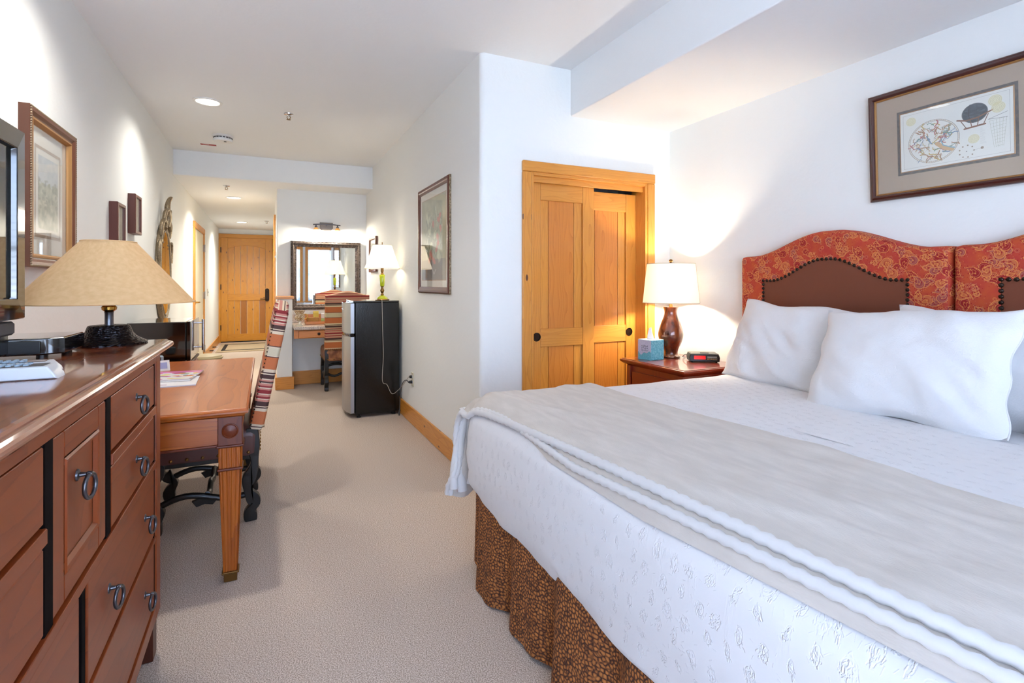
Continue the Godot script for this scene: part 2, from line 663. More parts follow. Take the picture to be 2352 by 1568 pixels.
func sky_chart() -> ImageTexture:
	var p := Paint.new(820, 560, Color(0.90, 0.90, 0.87))
	var r := RandomNumberGenerator.new()
	r.seed = 3
	var ink := Color(0.32, 0.29, 0.27)
	for q in [[26, 26, 768, 508]]:
		p.line(Vector2(q[0], q[1]), Vector2(q[0] + q[2], q[1]), 2, ink, 0.7)
		p.line(Vector2(q[0], q[1] + q[3]), Vector2(q[0] + q[2], q[1] + q[3]), 2, ink, 0.7)
		p.line(Vector2(q[0], q[1]), Vector2(q[0], q[1] + q[3]), 2, ink, 0.7)
		p.line(Vector2(q[0] + q[2], q[1]), Vector2(q[0] + q[2], q[1] + q[3]), 2, ink, 0.7)
	var c := Vector2(262, 318)
	p.blob(c, 196, 196, Color(0.88, 0.85, 0.77), 0.8)
	p.blob(c, 184, 184, Color(0.90, 0.90, 0.87), 1)
	p.ring(c, 196, 196, 2, ink, 0.6)
	p.ring(c, 184, 184, 2, ink, 0.7)
	for k in 72:
		var d := Vector2.from_angle(TAU * k / 72)
		p.line(c + d * 184, c + d * 196, 1.4, Color(0.55, 0.35, 0.28), 0.7)
	var cols := [Color(0.76, 0.58, 0.36), Color(0.45, 0.57, 0.70), Color(0.74, 0.38, 0.36), Color(0.47, 0.62, 0.52), Color(0.66, 0.47, 0.28), Color(0.82, 0.72, 0.42)]
	for k in 95:
		var a := r.randf() * TAU
		var s := c + Vector2.from_angle(a) * sqrt(r.randf()) * 150
		var cc: Color = cols[k % 6]
		var q := [s]
		var d := Vector2.from_angle(r.randf() * TAU)
		for j in 5:
			d = d.rotated(r.randf_range(-0.9, 0.9))
			q.append(q[-1] + d * r.randf_range(8, 17))
		p.path(q, r.randf_range(4, 9), cc, 0.4)
		p.path(q, 2, ink.lerp(cc, 0.5), 0.8)
		for j in 4:
			var e: Vector2 = q[j + 1]
			p.line(e, e + Vector2.from_angle(r.randf() * TAU) * r.randf_range(8, 20), 2, cc.lerp(ink, 0.4), 0.75)
	p.path([c + Vector2(30, 30), c + Vector2(60, 60), c + Vector2(95, 85), c + Vector2(140, 105)], 34, Color(0.80, 0.66, 0.48), 0.7)
	p.path([c + Vector2(60, 10), c + Vector2(75, 55), c + Vector2(130, 85), c + Vector2(160, 95)], 9, Color(0.50, 0.68, 0.74), 0.6)
	var g := Vector2(565, 150)
	p.blob(g, 92, 88, Color(0.90, 0.90, 0.88))
	p.blob(g, 86, 80, Color(0.20, 0.25, 0.28))
	for k in 60:
		p.blob(g + Vector2.from_angle(r.randf() * TAU) * sqrt(r.randf()) * 70, r.randf_range(3, 12), r.randf_range(2, 7), Color(0.42, 0.46, 0.50) if k % 2 else Color(0.13, 0.16, 0.2), 0.45)
	p.ring(g, 88, 82, 3, ink)
	p.path([g + Vector2(-30, -80), g + Vector2(-44, -20), g + Vector2(-36, 40), g + Vector2(-10, 82)], 4, Color(0.12, 0.12, 0.13))
	p.path([g + Vector2(-122, 34), g + Vector2(-60, 52), g + Vector2(20, 44), g + Vector2(118, 8)], 12, Color(0.52, 0.34, 0.23))
	for k in 4:
		var x := -95 + k * 62
		p.line(g + Vector2(x, 50 - k * 6), g + Vector2(x * 0.62, 118), 6, Color(0.45, 0.30, 0.2))
	p.line(g + Vector2(-72, 122), g + Vector2(70, 112), 14, Color(0.50, 0.31, 0.20))
	for q in [[90, 92, 40], [702, 84, 46], [722, 148, 46], [556, 372, 40]]:
		p.blob(Vector2(q[0], q[1]), q[2], q[2], Color(0.90, 0.86, 0.66), 0.6)
		for k in 4: p.ring(Vector2(q[0], q[1]), q[2] * (k + 1) / 4.5, q[2] * (k + 1) / 4.5, 1.3, Color(0.62, 0.60, 0.46), 0.6)
	for k in 9:
		p.blob(Vector2(505, 470) + Vector2.from_angle(TAU * k / 9) * 52, 6, 6, Color(0.55, 0.47, 0.36), 0.9)
	p.blob(Vector2(505, 470), 4, 4, ink)
	p.blob(Vector2(612, 462), 11, 11, Color(0.60, 0.52, 0.42))
	p.line(Vector2(545, 470), Vector2(610, 462), 1.4, ink, 0.4)
	for k in 9:
		var y := 250 + k * 28
		p.line(Vector2(662 + k * 5, y), Vector2(778 - k * 3, y - 8), 1.4, Color(0.58, 0.58, 0.44), 0.7)
	for k in 6:
		p.line(Vector2(664 + k * 22, 246), Vector2(692 + k * 12, 480), 1.4, Color(0.58, 0.58, 0.44), 0.7)
	p.line(Vector2(655, 232), Vector2(780, 198), 2.4, ink, 0.7)
	p.line(Vector2(655, 232), Vector2(780, 244), 2.4, ink, 0.7)
	for k in 16:
		p.line(Vector2(462, 224 + k * 7) if k < 0 else Vector2(600, 290 + k * 9), Vector2(600 + r.randf_range(14, 40), 290 + k * 9), 1.0, ink, 0.3)
	return p.tex()

func landscape(sd: int, tone: Color) -> ImageTexture:
	var p := Paint.new(200, 300, Color(0.83, 0.83, 0.78))
	var n := nz(256, 512, 0.02, sd, 4)
	for y in 300:
		for x in 200:
			var b := n[y * 256 + x] / 255.0
			var hz := 0.30 + 0.12 * b
			var t := y / 300.0
			var c := Color(0.80, 0.82, 0.82).lerp(Color(0.70, 0.74, 0.76), b)
			if t > hz: c = tone.lerp(Color(0.80, 0.79, 0.70), clampf(b * 1.3 + (t - hz) * 0.5 - 0.25, 0, 1))
			p.im.set_pixel(x, y, c)
	var r := RandomNumberGenerator.new()
	r.seed = sd
	for k in 26:
		p.blob(Vector2(r.randf() * 200, 90 + r.randf() * 130), r.randf_range(5, 16), r.randf_range(4, 10), tone.darkened(0.35), 0.35)
	return p.tex()

func bouquet() -> ImageTexture:
	var p := Paint.new(300, 400, Color(0.55, 0.56, 0.42))
	var n := nz(512, 512, 0.012, 77, 4)
	for y in 400:
		for x in 300:
			var b := n[y * 512 + x] / 255.0
			var c := Color(0.50, 0.53, 0.38).lerp(Color(0.72, 0.72, 0.58), b)
			if y > 300: c = Color(0.38, 0.36, 0.32).lerp(Color(0.48, 0.46, 0.44), b)
			p.im.set_pixel(x, y, c)
	var r := RandomNumberGenerator.new()
	r.seed = 12
	for k in 150:
		var a := Vector2(150 + r.randf_range(-95, 95), 90 + r.randf() * 210)
		p.path([a, a + Vector2(r.randf_range(-14, 14), r.randf_range(-30, -8)), a + Vector2(r.randf_range(-26, 26), r.randf_range(-52, -20))], r.randf_range(3, 7), [Color(0.36, 0.44, 0.28), Color(0.74, 0.77, 0.66), Color(0.56, 0.60, 0.46)][k % 3], 0.5)
	for q in [[215, 120], [235, 100], [205, 190], [210, 225], [190, 250], [130, 285], [115, 270], [150, 300], [165, 310], [150, 130], [240, 160], [100, 300]]:
		for j in 5:
			p.blob(Vector2(q[0], q[1]) + Vector2(r.randf_range(-9, 9), r.randf_range(-9, 9)), 10, 11, Color(0.72, 0.26, 0.18).lerp(Color(0.86, 0.44, 0.34), r.randf()), 0.6)
	for q in [[70, 80], [85, 100], [100, 160], [120, 230], [225, 300], [215, 280], [165, 180]]:
		for j in 6:
			p.blob(Vector2(q[0], q[1]) + Vector2(r.randf_range(-12, 12), r.randf_range(-14, 14)), 8, 12, Color(0.84, 0.86, 0.72), 0.55)
	p.blob(Vector2(160, 360), 46, 34, Color(0.34, 0.33, 0.31), 0.8)
	p.path([Vector2(140, 350), Vector2(160, 372), Vector2(182, 350)], 5, Color(0.76, 0.78, 0.78), 0.9)
	return p.tex()

func cover(sd: int) -> ImageTexture:
	var p := Paint.new(220, 290, Color(0.90, 0.89, 0.90))
	var r := RandomNumberGenerator.new()
	r.seed = sd
	p.rect(0, 0, 220, 60, Color(0.85, 0.45, 0.65) if sd == 1 else Color(0.88, 0.88, 0.93))
	var cs := [Color(0.92, 0.80, 0.25), Color(0.86, 0.24, 0.45), Color(0.88, 0.45, 0.20), Color(0.45, 0.55, 0.62), Color(0.95, 0.92, 0.86), Color(0.40, 0.42, 0.48), Color(0.82, 0.30, 0.55)]
	if sd == 1:
		for k in 40:
			p.blob(Vector2(r.randf() * 220, 60 + r.randf() * 200), r.randf_range(10, 34), r.randf_range(8, 22), cs[k % 7], 0.75)
		p.rect(0, 276, 220, 5, Color(0.55, 0.20, 0.62))
	else:
		for k in 5: p.rect(24, 210 + k * 9, 90, 4, Color(0.72, 0.58, 0.72))
		p.rect(0, 284, 220, 6, Color(0.45, 0.45, 0.85))
	return p.tex()

func tissue_print() -> ImageTexture:
	var p := Paint.new(200, 200, Color(0.42, 0.72, 0.76))
	var n := nz(200, 200, 0.05, 9, 3)
	var r := RandomNumberGenerator.new()
	r.seed = 8
	for y in 200:
		for x in 200:
			var edge := 132 + 14.0 * sin(x * 0.03) - 10.0 * cos(x * 0.07)
			var b := n[y * 200 + x] / 255.0
			p.im.set_pixel(x, y, Color(0.78, 0.78, 0.85).lerp(Color(0.66, 0.70, 0.80), b) if y < edge else Color(0.30, 0.62, 0.70).lerp(Color(0.45, 0.75, 0.80), b))
	for row in 3:
		var q := []
		for k in 26:
			q.append(Vector2(50 + k * 4.2 + r.randf_range(-4, 4), 62 + row * 22 + r.randf_range(-10, 10)))
		p.path(q, 3, Color(0.25, 0.28, 0.38), 0.9)
	for k in 9: p.blob(Vector2(60 + k * 10, 128 + r.randf_range(-3, 3)), 3, 2, Color(0.66, 0.40, 0.50), 0.8)
	return p.tex()

# ---------------------------------------------------------------- materials
func mat(key: String, c: Color, rough := 0.6, metal := 0.0, tex: Texture2D = null, scale := Vector3.ONE) -> StandardMaterial3D:
	var m := StandardMaterial3D.new()
	m.resource_name = key
	m.albedo_color = c
	m.roughness = rough
	m.metallic = metal
	if tex:
		m.albedo_texture = tex
		m.uv1_scale = scale
	M[key] = m
	return m

func tri_planar(m: StandardMaterial3D, s: float) -> void:
	m.uv1_triplanar = true
	m.uv1_world_triplanar = true
	m.uv1_scale = Vector3(s, s, s)

func relief(m: StandardMaterial3D, t: Texture2D, depth: float) -> void:
	m.heightmap_enabled = true
	m.heightmap_texture = t
	m.heightmap_scale = depth

func coat(m: StandardMaterial3D, w: float, r: float) -> void:
	m.clearcoat_enabled = true
	m.clearcoat = w
	m.clearcoat_roughness = r

func glow(m: StandardMaterial3D, c: Color, e: float) -> void:
	m.emission_enabled = true
	m.emission = c
	m.emission_energy_multiplier = e

func materials() -> void:
	var m: StandardMaterial3D
	var peel := ntex(512, 0.03, 4, [], 3)
	m = mat("wall_paint", Color(0.925, 0.928, 0.918), 0.75)
	tri_planar(m, 1.6); relief(m, peel, 0.05)
	m = mat("ceiling_paint", Color(0.935, 0.938, 0.935), 0.8)
	tri_planar(m, 1.6); relief(m, peel, 0.05)
	m = mat("cream_paint", Color(0.90, 0.87, 0.77), 0.45)
	var loops := ntex(512, 0.085, 21, [Color(0.55, 0.485, 0.435), Color(0.725, 0.655, 0.60), Color(0.765, 0.695, 0.64), Color(0.91, 0.85, 0.795)], 3, FastNoiseLite.TYPE_SIMPLEX, [0.12, 0.42, 0.58, 0.9])
	m = mat("carpet", Color(1, 1, 1), 0.95, 0, loops)
	tri_planar(m, 3.8); relief(m, ntex(512, 0.16, 22, [], 2), 0.05)
	m.metallic_specular = 0.2
	var pl := Color(0.84, 0.565, 0.225)
	var pm := Color(0.79, 0.505, 0.175)
	var pd := Color(0.70, 0.41, 0.115)
	var pine_a := wood(256, 768, 11, pl, pm, pd, 7.0, 2, 0.5)
	var pine_b := wood(256, 768, 12, pl, pm, pd, 11.0, 0, 0.5)
	var ps := Vector3(3.6, 0.85, 1)
	for e in [["pine", Color(1, 1, 1), pine_a], ["pine_plain", Color(1, 1, 1), pine_b], ["pine_pale", Color(1.0, 1.0, 0.98), pine_b], ["pine_deep", Color(0.83, 0.76, 0.72), pine_b], ["pine_red", Color(0.97, 0.90, 0.88), pine_b], ["pine_entry", Color(0.98, 1.0, 0.70), pine_a], ["pine_entry_dark", Color(0.80, 0.75, 0.48), pine_b]]:
		m = mat(e[0], e[1], 0.42, 0, e[2], ps)
		coat(m, 0.35, 0.18)
	var cherry := wood(256, 768, 31, Color(0.555, 0.25, 0.08), Color(0.495, 0.203, 0.06), Color(0.395, 0.145, 0.037), 5.0, 0, 0.35)
	m = mat("cherry", Color(1, 1, 1), 0.38, 0, cherry, Vector3(2.4, 0.6, 1))
	coat(m, 0.2, 0.25)
	m = mat("cherry_top", Color(1, 1, 1), 0.3, 0, cherry, Vector3(2.4, 0.6, 1))
	coat(m, 1.0, 0.07)
	m = mat("cherry_dark", Color(0.55, 0.5, 0.5), 0.4, 0, cherry, Vector3(2.4, 0.6, 1))
	m = mat("plinth_and_gap_shade", Color(0.055, 0.035, 0.04), 0.8)  # near-black: paints shade into the dresser gaps, plain dark on the plinth
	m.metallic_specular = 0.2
	var walnut := wood(256, 768, 35, Color(0.70, 0.37, 0.115), Color(0.625, 0.305, 0.085), Color(0.47, 0.205, 0.055), 6.0, 0, 0.5)
	m = mat("desk_wood", Color(1, 1, 1), 0.35, 0, walnut, Vector3(2.6, 0.7, 1))
	coat(m, 0.4, 0.2)
	m = mat("desk_top", Color(1, 1, 1), 0.3, 0, walnut, Vector3(2.0, 0.6, 1))
	coat(m, 0.2, 0.16)
	m = mat("desk_carving", Color(0.62, 0.5, 0.55), 0.4, 0, walnut, Vector3(2.6, 0.7, 1))
	m = mat("mahogany", Color(0.92, 0.62, 0.55), 0.35, 0, cherry, Vector3(2.4, 0.6, 1))
	coat(m, 0.9, 0.08)
	m = mat("black_wood", Color(0.045, 0.042, 0.042), 0.38)
	relief(m, ntex(256, 0.04, 51, [], 3), 0.2)
	coat(m, 0.4, 0.2)
	m = mat("iron", Color(0.38, 0.38, 0.40), 0.32, 0.9)
	mat("bronze", Color(0.20, 0.15, 0.12), 0.34, 0.75)
	mat("pewter", Color(0.48, 0.44, 0.41), 0.42, 0.7)
	mat("chrome", Color(0.80, 0.80, 0.82), 0.14, 1.0)
	mat("brass", Color(0.76, 0.57, 0.26), 0.22, 1.0)
	mat("antique_brass", Color(0.50, 0.38, 0.22), 0.35, 1.0)
	m = mat("steel", Color(0.66, 0.665, 0.68), 0.34, 1.0)
	m = mat("black_gloss", Color(0.018, 0.018, 0.02), 0.12)
	coat(m, 1.0, 0.04)
	m = mat("black_plastic", Color(0.03, 0.031, 0.035), 0.38)
	m = mat("black_enamel", Color(0.032, 0.033, 0.036), 0.2)
	relief(m, ntex(256, 0.3, 52, [], 1), 0.02)
	mat("grey_plastic", Color(0.27, 0.27, 0.28), 0.5)
	mat("white_plastic", Color(0.86, 0.87, 0.88), 0.3)
	mat("pale_rubber", Color(0.62, 0.70, 0.76), 0.5)
	mat("white_enamel", Color(0.90, 0.90, 0.89), 0.4)
	mat("mirror_glass", Color(0.92, 0.94, 0.94), 0.015, 1.0)
	m = mat("screen", Color(0.008, 0.008, 0.01), 0.06)
	coat(m, 1.0, 0.03)
	m = mat("picture_glass", Color(1, 1, 1, 0.04), 0.02)
	m.transparency = BaseMaterial3D.TRANSPARENCY_ALPHA
	m = mat("window_glass", Color(1, 1, 1, 0.03), 0.0)
	m.transparency = BaseMaterial3D.TRANSPARENCY_ALPHA
	mat("blind_slat", Color(0.90, 0.90, 0.89), 0.5)
	mat("blind_tape", Color(0.62, 0.36, 0.22), 0.7)
	# cloth
	m = mat("white_cotton", Color(0.90, 0.892, 0.892), 0.9)
	tri_planar(m, 6.0); relief(m, ntex(512, 0.05, 61, [], 3), 0.08)
	m.rim_enabled = true; m.rim = 0.3
	m = mat("coverlet", Color(0.895, 0.885, 0.885), 0.85)
	tri_planar(m, 2.2); relief(m, matelasse(), 0.22)
	m.rim_enabled = true; m.rim = 0.3
	m = mat("blanket", Color(1, 1, 1), 0.9, 0, ntex(512, 0.011, 66, [Color(0.775, 0.735, 0.695), Color(0.79, 0.75, 0.71), Color(0.81, 0.77, 0.73)], 4, FastNoiseLite.TYPE_SIMPLEX_SMOOTH, [0.25, 0.5, 0.8]), Vector3(0.9, 3.2, 1))
	relief(m, ntex(512, 0.2, 67, [], 2), 0.05)
	m.rim_enabled = true; m.rim = 0.25
	m = mat("blanket_trim", Color(0.85, 0.835, 0.825), 0.9)
	m.rim_enabled = true; m.rim = 0.5
	m = mat("skirt", Color(1, 1, 1), 0.85, 0, skirt_cloth())
	tri_planar(m, 3.1)
	m = mat("paisley", Color(1, 1, 1), 0.8, 0, paisley(), Vector3(2.0, 2.0, 1))
	m = mat("brown_leather", Color(0.445, 0.225, 0.145), 0.42)
	relief(m, ntex(256, 0.08, 71, [], 3), 0.05)
	m = mat("seat_leather", Color(0.37, 0.23, 0.205), 0.42, 0, ntex(256, 0.012, 72, [Color(0.9, 0.8, 0.8), Color(1, 1, 1)], 3))
	coat(m, 0.3, 0.3)
	m = mat("hide_leather", Color(1, 1, 1), 0.5, 0, ntex(256, 0.014, 73, [Color(0.34, 0.17, 0.08), Color(0.56, 0.34, 0.19), Color(0.72, 0.50, 0.32)], 4), Vector3(3, 3, 1))
	mat("stripe_a", Color(1, 1, 1), 0.85, 0, stripes(81, Color(0.85, 0.83, 0.76)), Vector3(8, 1.0 / 0.66, 1))
	mat("stripe_b", Color(0.98, 0.96, 0.88), 0.85, 0, M["stripe_a"].albedo_texture, Vector3(8, 1.0 / 0.66, 1))
	m = mat("parchment_shade", Color(1, 1, 1), 0.75, 0, ntex(512, 0.03, 85, [Color(0.84, 0.665, 0.455), Color(0.89, 0.73, 0.53)], 4), Vector3(3, 3, 1))
	m.backlight_enabled = true; m.backlight = Color(0.35, 0.28, 0.2)
	m = mat("lit_shade", Color(0.97, 0.96, 0.94), 0.85)
	m.backlight_enabled = true; m.backlight = Color(0.96, 0.94, 0.90)
	m = mat("shade_trim", Color(0.80, 0.76, 0.70), 0.8)
	m = mat("bulb", Color(1, 0.95, 0.85), 0.3)
	glow(m, Color(1.0, 0.86, 0.66), 6.0)
	m = mat("downlight_lens", Color(1, 1, 1), 0.4)
	glow(m, Color(1.0, 0.965, 0.90), 4.0)
	m = mat("sconce_glass", Color(0.80, 0.68, 0.45), 0.3)
	m.backlight_enabled = true; m.backlight = Color(0.8, 0.66, 0.4)
	m = mat("copper_glaze", Color(1, 1, 1), 0.2, 0.25, ntex(256, 0.012, 88, [Color(0.26, 0.11, 0.06), Color(0.42, 0.20, 0.10), Color(0.55, 0.30, 0.16)], 3), Vector3(2, 3, 1))
	coat(m, 1.0, 0.06)
	m = mat("green_glass", Color(0.74, 0.78, 0.10), 0.2)
	m.backlight_enabled = true; m.backlight = Color(0.5, 0.55, 0.1)
	coat(m, 0.8, 0.1)
	m = mat("hammered", Color(0.15, 0.145, 0.16), 0.32, 0.75)
	var dim := ntex(256, 0.06, 91, [], 1, FastNoiseLite.TYPE_CELLULAR)
	m.uv1_scale = Vector3(3, 12, 1); relief(m, dim, 0.4)
	m = mat("granite", Color(1, 1, 1), 0.18, 0, ntex(512, 0.05, 93, [Color(0.36, 0.30, 0.28), Color(0.72, 0.64, 0.58), Color(0.86, 0.80, 0.74), Color(0.55, 0.50, 0.52)], 4), Vector3(2.5, 2.5, 1))
	m = mat("gilt", Color(1, 1, 1), 0.42, 0.6, ntex(256, 0.05, 95, [Color(0.32, 0.27, 0.21), Color(0.57, 0.50, 0.40), Color(0.73, 0.67, 0.57)], 3), Vector3(4, 4, 1))
	m = mat("pewter_frame", Color(1, 1, 1), 0.4, 0.6, ntex(256, 0.04, 96, [Color(0.16, 0.13, 0.12), Color(0.36, 0.31, 0.28), Color(0.55, 0.50, 0.46)], 3), Vector3(4, 4, 1))
	m = mat("gold_line", Color(0.66, 0.48, 0.28), 0.45, 0.5)
	m = mat("oxblood", Color(0.25, 0.095, 0.08), 0.28)
	coat(m, 0.7, 0.12)
	m = mat("walnut_frame", Color(0.42, 0.24, 0.15), 0.4)
	m = mat("red_frame", Color(0.36, 0.16, 0.11), 0.4)
	mat("taupe_mat", Color(0.66, 0.585, 0.505), 0.9)
	mat("ivory_mat", Color(0.88, 0.87, 0.83), 0.9)
	m = mat("marble_fillet", Color(1, 1, 1), 0.5, 0, ntex(256, 0.03, 97, [Color(0.16, 0.16, 0.16), Color(0.27, 0.26, 0.25), Color(0.45, 0.36, 0.27)], 4), Vector3(6, 6, 1))
	mat("chart", Color(1, 1, 1), 0.8, 0, sky_chart())
	mat("print_a", Color(1, 1, 1), 0.8, 0, landscape(101, Color(0.52, 0.56, 0.46)))
	mat("print_b", Color(1, 1, 1), 0.8, 0, landscape(102, Color(0.60, 0.40, 0.26)))
	mat("bouquet", Color(1, 1, 1), 0.7, 0, bouquet())
	m = mat("cover_a", Color(1, 1, 1), 0.25, 0, cover(1))
	m = mat("cover_b", Color(1, 1, 1), 0.3, 0, cover(2))
	mat("paper", Color(0.90, 0.90, 0.90), 0.7)
	mat("lilac_card", Color(0.62, 0.64, 0.80), 0.6)
	mat("tissue_print", Color(1, 1, 1), 0.5, 0, tissue_print())
	m = mat("aqua_card", Color(1, 1, 1), 0.5, 0, ntex(128, 0.06, 98, [Color(0.25, 0.58, 0.66), Color(0.52, 0.78, 0.82)], 3), Vector3(8, 8, 1))
	m = mat("tissue", Color(0.94, 0.94, 0.95), 0.95)
	m.backlight_enabled = true; m.backlight = Color(0.4, 0.4, 0.4)
	m = mat("red_display", Color(0.35, 0.02, 0.02), 0.2)
	glow(m, Color(1.0, 0.08, 0.04), 0.8)
	mat("red_sticker", Color(0.62, 0.05, 0.06), 0.5)
	mat("beige_plastic", Color(0.74, 0.66, 0.50), 0.45)
	mat("almond_plastic", Color(0.82, 0.79, 0.70), 0.4)
	mat("porcelain", Color(0.90, 0.87, 0.80), 0.2)
	m = mat("porcelain_print", Color(1, 1, 1), 0.22, 0, ntex(128, 0.05, 99, [Color(0.88, 0.84, 0.74), Color(0.86, 0.82, 0.72), Color(0.60, 0.42, 0.24), Color(0.40, 0.30, 0.20)], 2), Vector3(2, 12, 1))
	mat("wicker", Color(0.70, 0.52, 0.28), 0.7)
	mat("green_packet", Color(0.62, 0.70, 0.42), 0.6)
	mat("yellow_packet", Color(0.86, 0.78, 0.36), 0.6)
	m = mat("tan_rug", Color(0.72, 0.635, 0.51), 0.95, 0, ntex(256, 0.2, 100, [Color(0.85, 0.85, 0.85), Color(1, 1, 1)], 2))
	tri_planar(m, 3.0)
	mat("black_rug", Color(0.10, 0.09, 0.085), 0.95)
	mat("grey_cord", Color(0.30, 0.30, 0.31), 0.5)
	mat("silver_cord", Color(0.66, 0.62, 0.57), 0.4)

# ---------------------------------------------------------------- the setting
func plank(parent: Node3D, called: String, a: Vector3, b: Vector3, grain: int, m: Material, bev := 0.003) -> MeshInstance3D:
	return part(parent, called, MB.new(grain, ruv()).bb(a, b, bev), m)

func build_room() -> void:
	var w: Material = M["wall_paint"]
	var c: Material = M["ceiling_paint"]
	shell("floor", MB.new().bb(P(-0.98, -0.1, DW - 0.15), P(2.72, 0, DE + 0.15), 0.0), M["carpet"], "taupe loop-pile carpet covering the whole floor", "carpet")
	shell("ceiling", MB.new().bb(P(-0.98, CEIL, DW - 0.15), P(2.72, CEIL + 0.1, DE + 0.15), 0.0), c, "smooth white main ceiling over the room", "ceiling")
	shell("ceiling", MB.new().bb(P(-0.9, LOW, 6.25), P(1.2, CEIL + 0.02, DE + 0.1), 0.01), c, "lowered cream ceiling over the hall and vanity", "ceiling")
	shell("trim_1", MB.new().bb(P(1.762, 2.263, DW - 0.05), P(2.62, CEIL + 0.02, 2.9), 0.008), c, "boxed-in white ceiling beam above the bed", "soffit")
	shell("wall_left", MB.new().bb(P(XL - 0.12, -0.05, DW - 0.12), P(XL, CEIL + 0.05, DE + 0.12), 0.0), w, "long off-white wall behind the dresser and desk", "wall")
	shell("wall_right", MB.new().bb(P(XR, -0.05, DC + 0.09), P(XR + 0.1, CEIL + 0.05, DV + 0.1), 0.0), w, "off-white wall behind the black refrigerator", "wall")
	var cw := MB.new()
	# plan of the left pier with its rounded corner, then the header and the right pier
	var pier := PackedVector2Array([Vector2(1.474, -DC), Vector2(1.474, -DC - 0.12), Vector2(XR + 0.02, -DC - 0.12), Vector2(XR + 0.02, -DC - 0.09), Vector2(XR, -DC - 0.09)])
	for k in 9:
		var an := PI - PI / 2 * k / 8
		pier.append(Vector2(XR + 0.03 + cos(an) * 0.03, -DC - 0.03 + sin(an) * 0.03))
	cw.at(Vector3(0, CEIL + 0.05, 0), Vector3(PI / 2, 0, 0)).prism(pier, 0.0, CEIL + 0.1, 0.0)
	cw.at(Vector3.ZERO)
	cw.bb(P(1.474, 1.90, DC), P(2.62, CEIL + 0.05, DC + 0.12), 0.0)
	cw.bb(P(2.372, -0.05, DC), P(2.62, 1.90, DC + 0.12), 0.0)
	cw.bb(P(XR + 0.05, -0.05, 3.5), P(2.7, CEIL + 0.05, 3.6), 0.0)
	cw.bb(P(2.62, -0.05, 2.955), P(2.7, CEIL + 0.05, 3.5), 0.0)
	shell("wall_closet", cw, w, "white wall holding the sliding pine closet doors", "wall")
	shell("wall_headboard", MB.new().bb(P(XH, -0.05, DW - 0.12), P(XH + 0.12, CEIL + 0.05, 2.95), 0.0), w, "off-white wall behind the red headboards", "wall")
	shell("wall_vanity", MB.new().bb(P(0.127, -0.05, DV), P(1.25, CEIL, DV + 0.12), 0.006), w, "pale wall behind the vanity mirror", "wall")
	shell("wall_hall", MB.new().bb(P(0.127, -0.05, DV + 0.05), P(0.25, CEIL, 8.0), 0.004).bb(P(0.24, -0.05, 7.88), P(0.42, CEIL, 8.0), 0.0).bb(P(0.30, -0.05, 7.95), P(0.42, CEIL, DE + 0.1), 0.0), w, "narrow cream wall on the right of the entry hall", "wall")
	shell("wall_entry", MB.new().bb(P(-0.9, -0.05, DE), P(0.45, CEIL, DE + 0.12), 0.0), w, "cream end wall around the entry door", "wall")
	# pony wall beside the vanity
	var pw := thing("wall_pony", "half-height white wall end with pine cap beside the vanity", "wall", P(0.203, 0, 6.56), 0, "", "structure")
	part(pw, "stub", MB.new().bb(Vector3(-0.08, -0.02, -0.13), Vector3(0.08, 1.02, 0.13), 0.006), w)
	plank(pw, "cap", Vector3(-0.098, 1.02, -0.13), Vector3(0.098, 1.05, 0.15), 0, M["pine_pale"])
	plank(pw, "baseboard", Vector3(-0.098, 0.0, -0.12), Vector3(-0.08, 0.14, 0.146), 2, M["pine"])
	plank(pw, "baseboard", Vector3(-0.098, 0.0, 0.13), Vector3(0.098, 0.14, 0.148), 0, M["pine"])
	plank(pw, "baseboard", Vector3(0.08, 0.0, -0.12), Vector3(0.098, 0.14, 0.146), 2, M["pine"])
	# skirting boards
	var bs := {
		"baseboard_left": [P(XL, 0, DW), P(XL + 0.018, 0.15, 7.86), "honey pine baseboard along the long left wall"],
		"baseboard_hall": [P(XL, 0, 9.13), P(XL + 0.018, 0.15, DE), "honey pine baseboard past the side door in the hall"],
		"baseboard_right": [P(XR - 0.018, 0, DC + 0.0), P(XR, 0.14, DV), "honey pine baseboard leading to the refrigerator"],
		"baseboard_headboard": [P(XH - 0.018, 0, DW), P(XH, 0.14, DC), "honey pine baseboard behind the bed"]}
	for k in bs:
		shell(k, MB.new(2, ruv()).bb(bs[k][0], bs[k][1], 0.004), M["pine"], bs[k][2], "baseboard")
	shell("baseboard_vanity", MB.new(0, ruv()).bb(P(0.283, 0, DV - 0.016), P(XR, 0.16, DV), 0.004), M["pine"], "honey pine baseboard under the vanity counter", "baseboard")
	shell("baseboard_closet", MB.new(0, ruv()).bb(P(XR, 0, DC - 0.018), P(1.41, 0.14, DC), 0.004), M["pine"], "short pine baseboard left of the closet", "baseboard")

